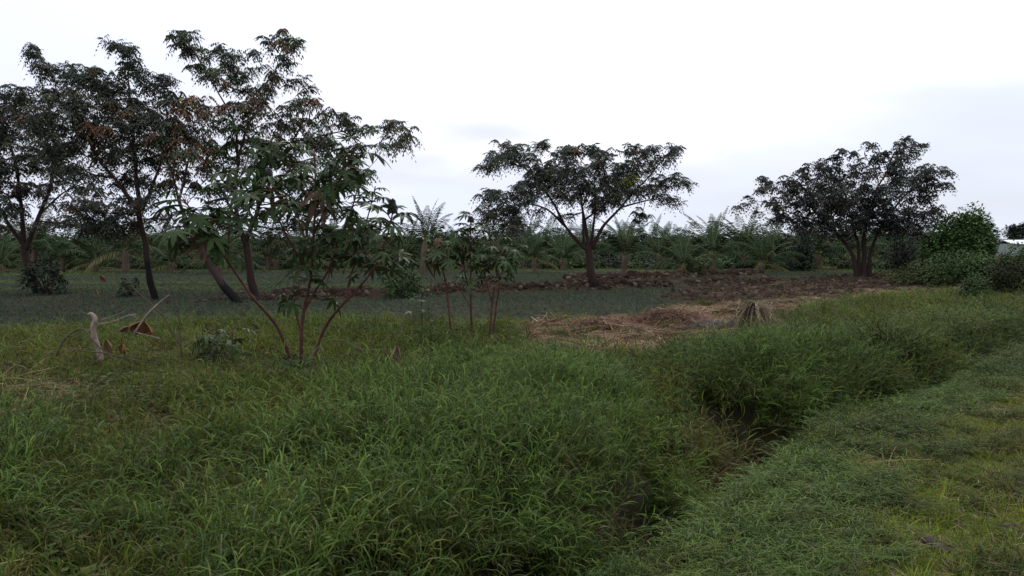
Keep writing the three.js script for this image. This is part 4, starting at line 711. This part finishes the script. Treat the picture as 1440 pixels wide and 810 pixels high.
{
  const d = 8.6, pos = gpos(424, d);
  castor({
    seed: 2, d, pos, label: 'large castor plant with forking dark red stems and drooping star-shaped leaves', dead: 0.015, ls: 1.1, more: 2.6,
    stems: [
      { p: [[424, 515], [424, 470], [428, 435], [437, 388], [441, 330], [444, 270], [442, 215]], r: [0.02, 0.008], root: true, leaves: [0.42, 17] },
      { p: [[428, 437], [446, 405], [462, 380], [472, 350], [492, 303, 0.1], [505, 255, 0.2]], r: [0.014, 0.007], leaves: [0.5, 12], spike: 0.1 },
      { p: [[430, 512], [455, 465], [481, 429, -0.2], [498, 412, -0.25], [527, 375, -0.35], [545, 330, -0.4], [552, 300, -0.4]], r: [0.018, 0.007], root: true, leaves: [0.62, 10], spike: 0.14 },
      { p: [[486, 424, -0.2], [494, 385, 0.1], [504, 360, 0.25], [516, 310, 0.4], [528, 262, 0.5]], r: [0.012, 0.006], leaves: [0.4, 9] },
      { p: [[420, 514], [391, 462, -0.3], [355, 418, -0.5], [322, 370, -0.6], [296, 335, -0.7], [272, 300, -0.7], [258, 280, -0.7]], r: [0.018, 0.007], root: true, leaves: [0.56, 12] },
      { p: [[322, 370, -0.6], [322, 320, -0.3], [330, 270, -0.1], [348, 225, 0]], r: [0.012, 0.006], leaves: [0.4, 11] },
      { p: [[441, 330, 0], [462, 285, -0.3], [484, 240, -0.5], [500, 205, -0.6]], r: [0.011, 0.006], leaves: [0.35, 12] },
      { p: [[443, 290, 0], [415, 250, 0.3], [392, 215, 0.4], [380, 195, 0.5]], r: [0.011, 0.006], leaves: [0.3, 12] },
      { p: [[438, 385, 0], [405, 335, -0.4], [385, 290, -0.6], [378, 255, -0.6]], r: [0.011, 0.006], leaves: [0.4, 10], spike: 0.12 },
      { p: [[424, 470, 0], [416, 440, 0.1], [414, 415, 0.15]], r: [0.012, 0.008], leaves: [0.85, 2] },
      { p: [[296, 335, -0.7], [275, 332, -0.9], [250, 330, -1]], r: [0.008, 0.005], leaves: [0.5, 4] },
    ],
  });
  const d2 = 12.2;
  castor({ seed: 21, d: d2, pos: gpos(637, d2), more: 1.6, ls: 0.95, label: 'thin-stemmed castor plant with a flat tuft of leaves, next to the crop gap', stems: [{ p: [[637, 470], [630, 425], [624, 385], [620, 372]], r: [0.017, 0.012], root: true }, { p: [[622, 380], [614, 362], [610, 345]], r: [0.011, 0.007], leaves: [0.3, 6] }, { p: [[622, 380], [622, 358], [622, 338]], r: [0.011, 0.007], leaves: [0.3, 8] }, { p: [[622, 380], [630, 362], [634, 345]], r: [0.01, 0.006], leaves: [0.3, 6] }] });
  castor({ seed: 22, d: d2 + 0.5, pos: gpos(664, d2 + 0.5), more: 1.6, ls: 1, label: 'tallest of three low castor plants, with two stems close together and a budding top', stems: [{ p: [[665, 462], [662, 420], [662, 375], [662, 330], [662, 312]], r: [0.02, 0.008], root: true, leaves: [0.62, 14], spike: 0.08 }, { p: [[661, 410, -0.05], [654, 385, -0.1], [650, 350, -0.15], [644, 330, -0.15]], r: [0.014, 0.007], leaves: [0.45, 10] }, { p: [[664, 440, 0], [650, 412, -0.2], [636, 396, -0.3]], r: [0.006, 0.004], leaves: [0.7, 3] }, { p: [[663, 400, 0], [672, 392, -0.2], [678, 385, -0.3]], r: [0.006, 0.004], leaves: [0.5, 4] }] });
  castor({ seed: 23, d: d2 - 0.3, pos: gpos(688, d2 - 0.3), more: 1.6, ls: 0.97, label: 'forked castor plant with twin slanting red-brown stems below a green leaf tuft', stems: [{ p: [[686, 472], [692, 430], [696, 400], [702, 372], [706, 345]], r: [0.02, 0.008], root: true, leaves: [0.72, 11] }, { p: [[689, 472, 0.06], [698, 430, 0.06], [702, 402, 0.08], [698, 370, 0.2], [690, 340, 0.3]], r: [0.016, 0.007], root: true, leaves: [0.7, 10] }, { p: [[693, 425, 0], [686, 405, -0.1], [683, 385, -0.15]], r: [0.008, 0.006], leaves: [0.6, 5] }, { p: [[700, 395, 0], [712, 370, 0.1], [722, 350, 0.15]], r: [0.009, 0.006], leaves: [0.5, 6] }] });
  const young = (seed, px, d, h, n, label) => { const rnd = mulberry(seed), pos = gpos(px, d), root = thing('castor_seedling', label, 'plant', pos), g = new G(); tube(g, smooth([V3(0, -0.05, 0), V3(0.03, h * 0.5, 0.02), V3(0.02, h, 0)], 6), lerpR(0.01, 0.005, 7), 6, castorStem); g.mesh('stem', M.stem, root); for (let i = 0; i < n; i++) { const m = new THREE.Mesh(CL[(i * 2 + seed) % CL.length], M.castor); m.name = 'leaf'; m.position.set(0.02, h * (0.35 + 0.65 * i / n), 0); m.rotation.set((rnd() - 0.5) * 0.5, i * 2.4 + rnd(), 0.5 * rnd(), 'YXZ'); m.scale.setScalar(0.6 + 0.4 * rnd()); root.add(m); } };
  young(71, 392, 8.3, 0.34, 9, 'leafy castor seedling tucked against the foot of the large castor plant');
  young(76, 440, 8.0, 0.3, 9, 'dark green castor seedling in front of the outward slanting stem');
  young(77, 412, 8.0, 0.22, 7, 'low castor seedling with bluish leaves in the grass before the main stems');
  young(72, 322, 8.9, 0.62, 6, 'castor seedling with pale leaves standing in the twiggy weeds');
  young(73, 290, 9.2, 0.5, 9, 'bright green castor seedling near the dead twigs');
  young(74, 668, 11.6, 0.2, 5, 'tiny dark seedling below the three low castor plants');
  young(75, 590, 12.6, 0.95, 6, 'pale wilted castor stalk beside the wispy weed clump');
}

// ---------------------------------------------------------------- dead wood and dry leaves on the bank
const PALE = p => tint([0.25, 0.19, 0.155], 0.5 + 0.7 * noise3(p.x * 40, p.y * 26, p.z * 40) + 0.3 * noise3(p.x * 12, p.y * 12, p.z * 12));
function stick(name, label, d, pts, r, col, subs = [], cat = 'branch', group) {
  const g0 = at(pts[0][0], pts[0][1], d), root = thing(name, label, cat, onGround(g0.x, d), group), org = root.position;
  const line = (P, rr, nm) => { const v = smooth(P.map(([x, y, dd = 0]) => at(x, y, d + dd).sub(org)), P.length * 6), g = new G(); tube(g, v, lerpR(rr[0], rr[1], v.length), 8, col, 0.3); g.mesh(nm, M.bark, root); };
  line(pts, r, 'stem'); subs.forEach(([P, rr]) => line(P, rr, 'twig')); return root;
}
function curledLeaf(name, label, pos, L, w, col, o = {}) {                 // dry leaf rolled about its midrib
  const rnd = mulberry(o.seed ?? Math.round(pos.x * 91)), g = new G(), N = 9, K = 8, rows = [];
  for (let i = 0; i <= N; i++) { const t = i / N, row = []; for (let j = 0; j <= K; j++) { const s = j / K - 0.5, hw = w * Math.sin(Math.PI * (0.08 + 0.88 * t)) * (0.9 + 0.2 * noise3(t * 6, s * 5, 3)), a = s * (o.curl ?? 4.6), R = hw / (o.curl ?? 4.6); const rib = 0.006 * Math.sin(j * Math.PI); row.push(g.v(Math.sin(a) * R * 1.3, L * (t - (o.bend ?? 0.3) * t * t), (1 - Math.cos(a)) * R + L * 0.25 * t * t + rib + 0.01 * noise3(t * 9, s * 9, 8), tint(col, (j % 2 ? 0.55 : 1) * (0.8 + 0.4 * rnd())))); } rows.push(row); }
  for (let i = 0; i < N; i++) for (let j = 0; j < K; j++) g.q(rows[i][j], rows[i][j + 1], rows[i + 1][j + 1], rows[i + 1][j]);
  const m = g.mesh('x', M.dry); tag(m, name, label, 'dry leaf', o.group); m.position.copy(pos); m.rotation.set(...(o.rot ?? [0, 0, 0])); return m;
}
{
  const d = 8.8;
  stick('dead_stump', 'pale bent bone-coloured dead stem standing at the crest of the bank', d, [[142, 508], [139, 492], [133, 474], [131, 460], [134, 449], [128, 442], [125, 443]], [0.034, 0.02], PALE, []);
  const brown = p => tint([0.1, 0.075, 0.055], 0.7 + 0.6 * noise3(p.x * 20, p.y * 20, p.z * 20));
  stick('fallen_twig', 'bare twig arched like an elbow in front of the pale dead stem', d - 0.3, [[80, 500], [90, 478], [104, 466], [117, 463], [128, 476], [146, 494], [160, 506]], [0.012, 0.007], brown);
  stick('fallen_twig', 'straight whitish stick slanting across the big curled brown leaf', d - 0.2, [[188, 470], [206, 444], [222, 428], [238, 415]], [0.013, 0.008], PALE, [[[[188, 466], [200, 470], [224, 476]], [0.01, 0.005]]]);
  stick('fallen_twig', 'thin crooked twigs reaching from the pale stem towards the curled leaf', d, [[138, 456], [160, 452], [182, 443], [192, 442]], [0.008, 0.004], PALE, [[[[142, 450], [160, 444], [175, 438]], [0.006, 0.003]], [[[182, 443], [191, 446], [192, 450]], [0.005, 0.003]]]);
  stick('fallen_twig', 'dark twig lying low across the grass below the curled leaves', d - 0.6, [[96, 491], [120, 494], [146, 496], [170, 502], [200, 508], [228, 513]], [0.008, 0.004], brown);
  stick('dead_sapling', 'leafless dark sapling with crossing branches left of the large castor plant', 9, [[256, 512], [254, 488], [243, 468], [230, 445], [213, 428], [190, 408], [184, 400]], [0.011, 0.004], brown, [[[[213, 428], [200, 430], [184, 436]], [0.006, 0.003]], [[[254, 488], [252, 450], [246, 420], [238, 398]], [0.008, 0.004]], [[[246, 420], [232, 405], [225, 385]], [0.005, 0.003]], [[[243, 468], [262, 478], [280, 492]], [0.006, 0.003]]], 'sapling');
  stick('fallen_twig', 'long thin arching stem bending from the castor plant over the grass', 8.3, [[432, 508], [455, 482], [480, 478], [505, 490], [530, 492], [548, 490]], [0.006, 0.003], p => tint([0.14, 0.15, 0.09], 0.9 + 0.2 * noise3(p.x * 9, p.y * 9, p.z * 9)));
  stick('fallen_twig', 'long pale dry stalk lying flat on the bank of grass', 6.2, [[228, 648], [250, 638], [275, 630], [305, 625], [338, 625]], [0.006, 0.004], PALE);
  const O = [0.32, 0.17, 0.08];
  curledLeaf('curled_leaf', 'big ribbed orange-brown curled leaf caught on the twigs', at(197, 470, d), 0.21, 0.42, [0.2, 0.105, 0.05], { rot: [0.2, 0.3, -0.35], curl: 4.2, bend: 0.15, seed: 3 });
  curledLeaf('curled_leaf', 'yellow-brown rolled leaf at the foot of the pale dead stem', at(156, 498, d - 0.2), 0.2, 0.17, [0.27, 0.2, 0.1], { rot: [0.1, 0.2, 0.12], seed: 4, bend: 0.1 });
  curledLeaf('curled_leaf', 'orange folded leaf standing between the rolled leaf and the big one', at(176, 498, d - 0.2), 0.17, 0.15, O, { rot: [0.1, -0.4, -0.25], seed: 5, bend: 0.2 });
  curledLeaf('curled_leaf', 'small ragged brown leaf hooked on the thin twigs', at(168, 466, d), 0.16, 0.12, [0.2, 0.13, 0.09], { rot: [0.3, 0.5, -1.1], seed: 6 });
  // pink-brown pair hanging from the arching stem
  curledLeaf('withered_leaf', 'pinkish brown withered leaf hanging in a loop from the arching stem', at(553, 514, 8.0), 0.26, 0.17, [0.33, 0.2, 0.16], { rot: [0.2, 0.4, -0.12], seed: 7, bend: 0.1 });
  curledLeaf('withered_leaf', 'smaller drooping withered leaf beside the looped pinkish one', at(545, 517, 8.0), 0.2, 0.14, [0.26, 0.15, 0.11], { rot: [0.1, 0.2, 0.15], seed: 8, bend: 0.1 });
  curledLeaf('withered_leaf', 'dull brown withered leaf sunk in grass near the arching stem', at(514, 517, 8.4), 0.13, 0.1, [0.14, 0.085, 0.06], { rot: [0.1, 0.6, 0.2], seed: 9 });
  // two dry leaves on a thread-like bare twig over the field
  stick('hanging_twig', 'hair-thin bare twig arching over the crop and carrying two dry leaves', 8.8, [[176, 506], [172, 470], [162, 420], [152, 385], [143, 380]], [0.005, 0.002], brown, [[[[162, 420], [150, 408], [138, 404]], [0.003, 0.002]]]);
  curledLeaf('dry_leaflet', 'reddish dry leaf dangling at the tip of the hair-thin twig', at(149, 396, 8.8), 0.1, 0.09, [0.22, 0.11, 0.08], { rot: [0.1, 0.3, 0.55], seed: 10, bend: 0.1 });
  curledLeaf('dry_leaflet', 'tan oval dry leaf dangling below the reddish one', at(137, 418, 8.8), 0.1, 0.08, [0.28, 0.2, 0.13], { rot: [0, 0.2, 0.05], seed: 11, bend: 0.1 });
}
{ // heaps of cut grass
  function heap(name, label, pos, w, h, n, len, bw, cols, fan) {
    const rnd = mulberry(Math.round(pos.x * 100)), g = new G();
    // the core the stalks rest on
    const K = 16, N = 6, rows = []; for (let j = 0; j <= N; j++) { const row = []; for (let i = 0; i < K; i++) { const a = i / K * 6.283, e = j / N * Math.PI / 2, r = w / 2 * 0.78 * Math.cos(e) * (0.6 + 0.7 * noise3(Math.cos(a) * 2.2 + 4, Math.sin(a) * 2.2, e * 2)); row.push(g.v(Math.cos(a) * r, -0.05 + h * Math.sin(e) * (0.5 + 0.5 * noise3(Math.cos(a) * 2, Math.sin(a) * 2, e * 3 + 5)), Math.sin(a) * r * 0.7, cols[3])); } rows.push(row); }
    for (let j = 0; j < N; j++) for (let i = 0; i < K; i++) g.q(rows[j][i], rows[j][(i + 1) % K], rows[j + 1][(i + 1) % K], rows[j + 1][i]);
    for (let i = 0; i < n; i++) {
      const a = rnd() * 6.283, q = Math.sqrt(rnd()), c = tint(cols[Math.floor(rnd() * 3)], 0.65 + 0.7 * rnd()), x = Math.cos(a) * q * w * 0.5, z = Math.sin(a) * q * w * 0.35, y = h * (1 - q * q) * 0.85, az = fan ? a + (rnd() - 0.5) * 0.7 : rnd() * 6.283, L = len * (0.5 + rnd()), o = V3(fan ? x * 0.45 : x, y + 0.03 * rnd(), fan ? z * 0.45 : z), dx = Math.cos(az), dz = Math.sin(az); let A, B;
      const lift = fan ? 0.25 + 0.3 * rnd() : 0.75 * rnd() * rnd(), fall = fan ? 1.15 : 0.35;
      for (let k = 0; k <= 3; k++) { const t = k / 3, p = V3(o.x + dx * L * t * 0.8, Math.max(-0.02, o.y + L * (lift * t - fall * t * t * (fan ? 0.9 : 0.8))), o.z + dz * L * t * 0.8), ww = bw * (1 - 0.75 * t); const p1 = g.v(p.x - dz * ww, p.y, p.z + dx * ww, c), p2 = g.v(p.x + dz * ww, p.y + ww * 0.5, p.z - dx * ww, c); if (k) g.q(A, B, p2, p1); A = p1; B = p2; }
    }
    const m = g.mesh('x', M.dry); tag(m, name, label, 'straw heap'); m.position.copy(pos); return m;
  }
  heap('straw_clump', 'shaggy clump of drooping dry straw standing on the grassy bank', gpos(1062, 15.2), 0.95, 0.78, 700, 0.6, 0.006, [[0.2, 0.15, 0.1], [0.14, 0.1, 0.068], [0.09, 0.06, 0.045], [0.03, 0.022, 0.018]], true);
  heap('hay_heap', 'larger low heap of reddish cut grass at the field edge', gpos(945, 17.6), 2.5, 0.5, 3400, 0.34, 0.005, [[0.22, 0.135, 0.085], [0.165, 0.092, 0.062], [0.12, 0.066, 0.05], [0.08, 0.05, 0.038]]);
  heap('hay_heap', 'small flat heap of reddish cut grass nearer the three castor plants', gpos(850, 16.4), 1.8, 0.32, 2200, 0.32, 0.005, [[0.23, 0.145, 0.095], [0.175, 0.1, 0.07], [0.13, 0.07, 0.052], [0.08, 0.05, 0.038]]);
  heap('hay_heap', 'greyish flattened heap of old straw beside the shaggy straw clump', gpos(1000, 15.5), 1.3, 0.24, 1500, 0.3, 0.005, [[0.2, 0.16, 0.13], [0.15, 0.12, 0.105], [0.1, 0.08, 0.07], [0.06, 0.045, 0.04]]);
  // seeding grass heads near the straw clump
  const g0 = gpos(1070, 11.5);
  [[0, 0], [0.18, 0.1], [-0.35, 0.1]].forEach(([dx, dz], i) => { const g = new G(), rnd = mulberry(i + 400), p = onGround(g0.x + dx, -g0.z + dz); const top = V3(0.06 * (i - 1), 0.95, 0.03); tube(g, smooth([V3(0, 0, 0), V3(0.01, 0.5, 0), top], 5), lerpR(0.004, 0.002, 6), 4, [0.2, 0.19, 0.11]); for (let k = 0; k < 20; k++) { const t = 0.72 + 0.28 * k / 20; blade(g, rnd, V3(top.x * t * t, 0.95 * t, 0.03 * t), k * 2.4, 0.07, 0.9, 0.01, 2, tint([0.42, 0.35, 0.22], 0.8 + 0.4 * rnd())); } const m = g.mesh('x', M.dry); tag(m, 'seed_stalk', 'pale seed-headed grass stalk rising above the green bank below the straw clump', 'grass stalk', 'seed stalks by the straw clump'); m.position.copy(p); });
}

// ---------------------------------------------------------------- shadows, done
scene.traverse(o => { if (o.isMesh) { o.castShadow = true; o.receiveShadow = true; } });
renderer.render(scene, camera);
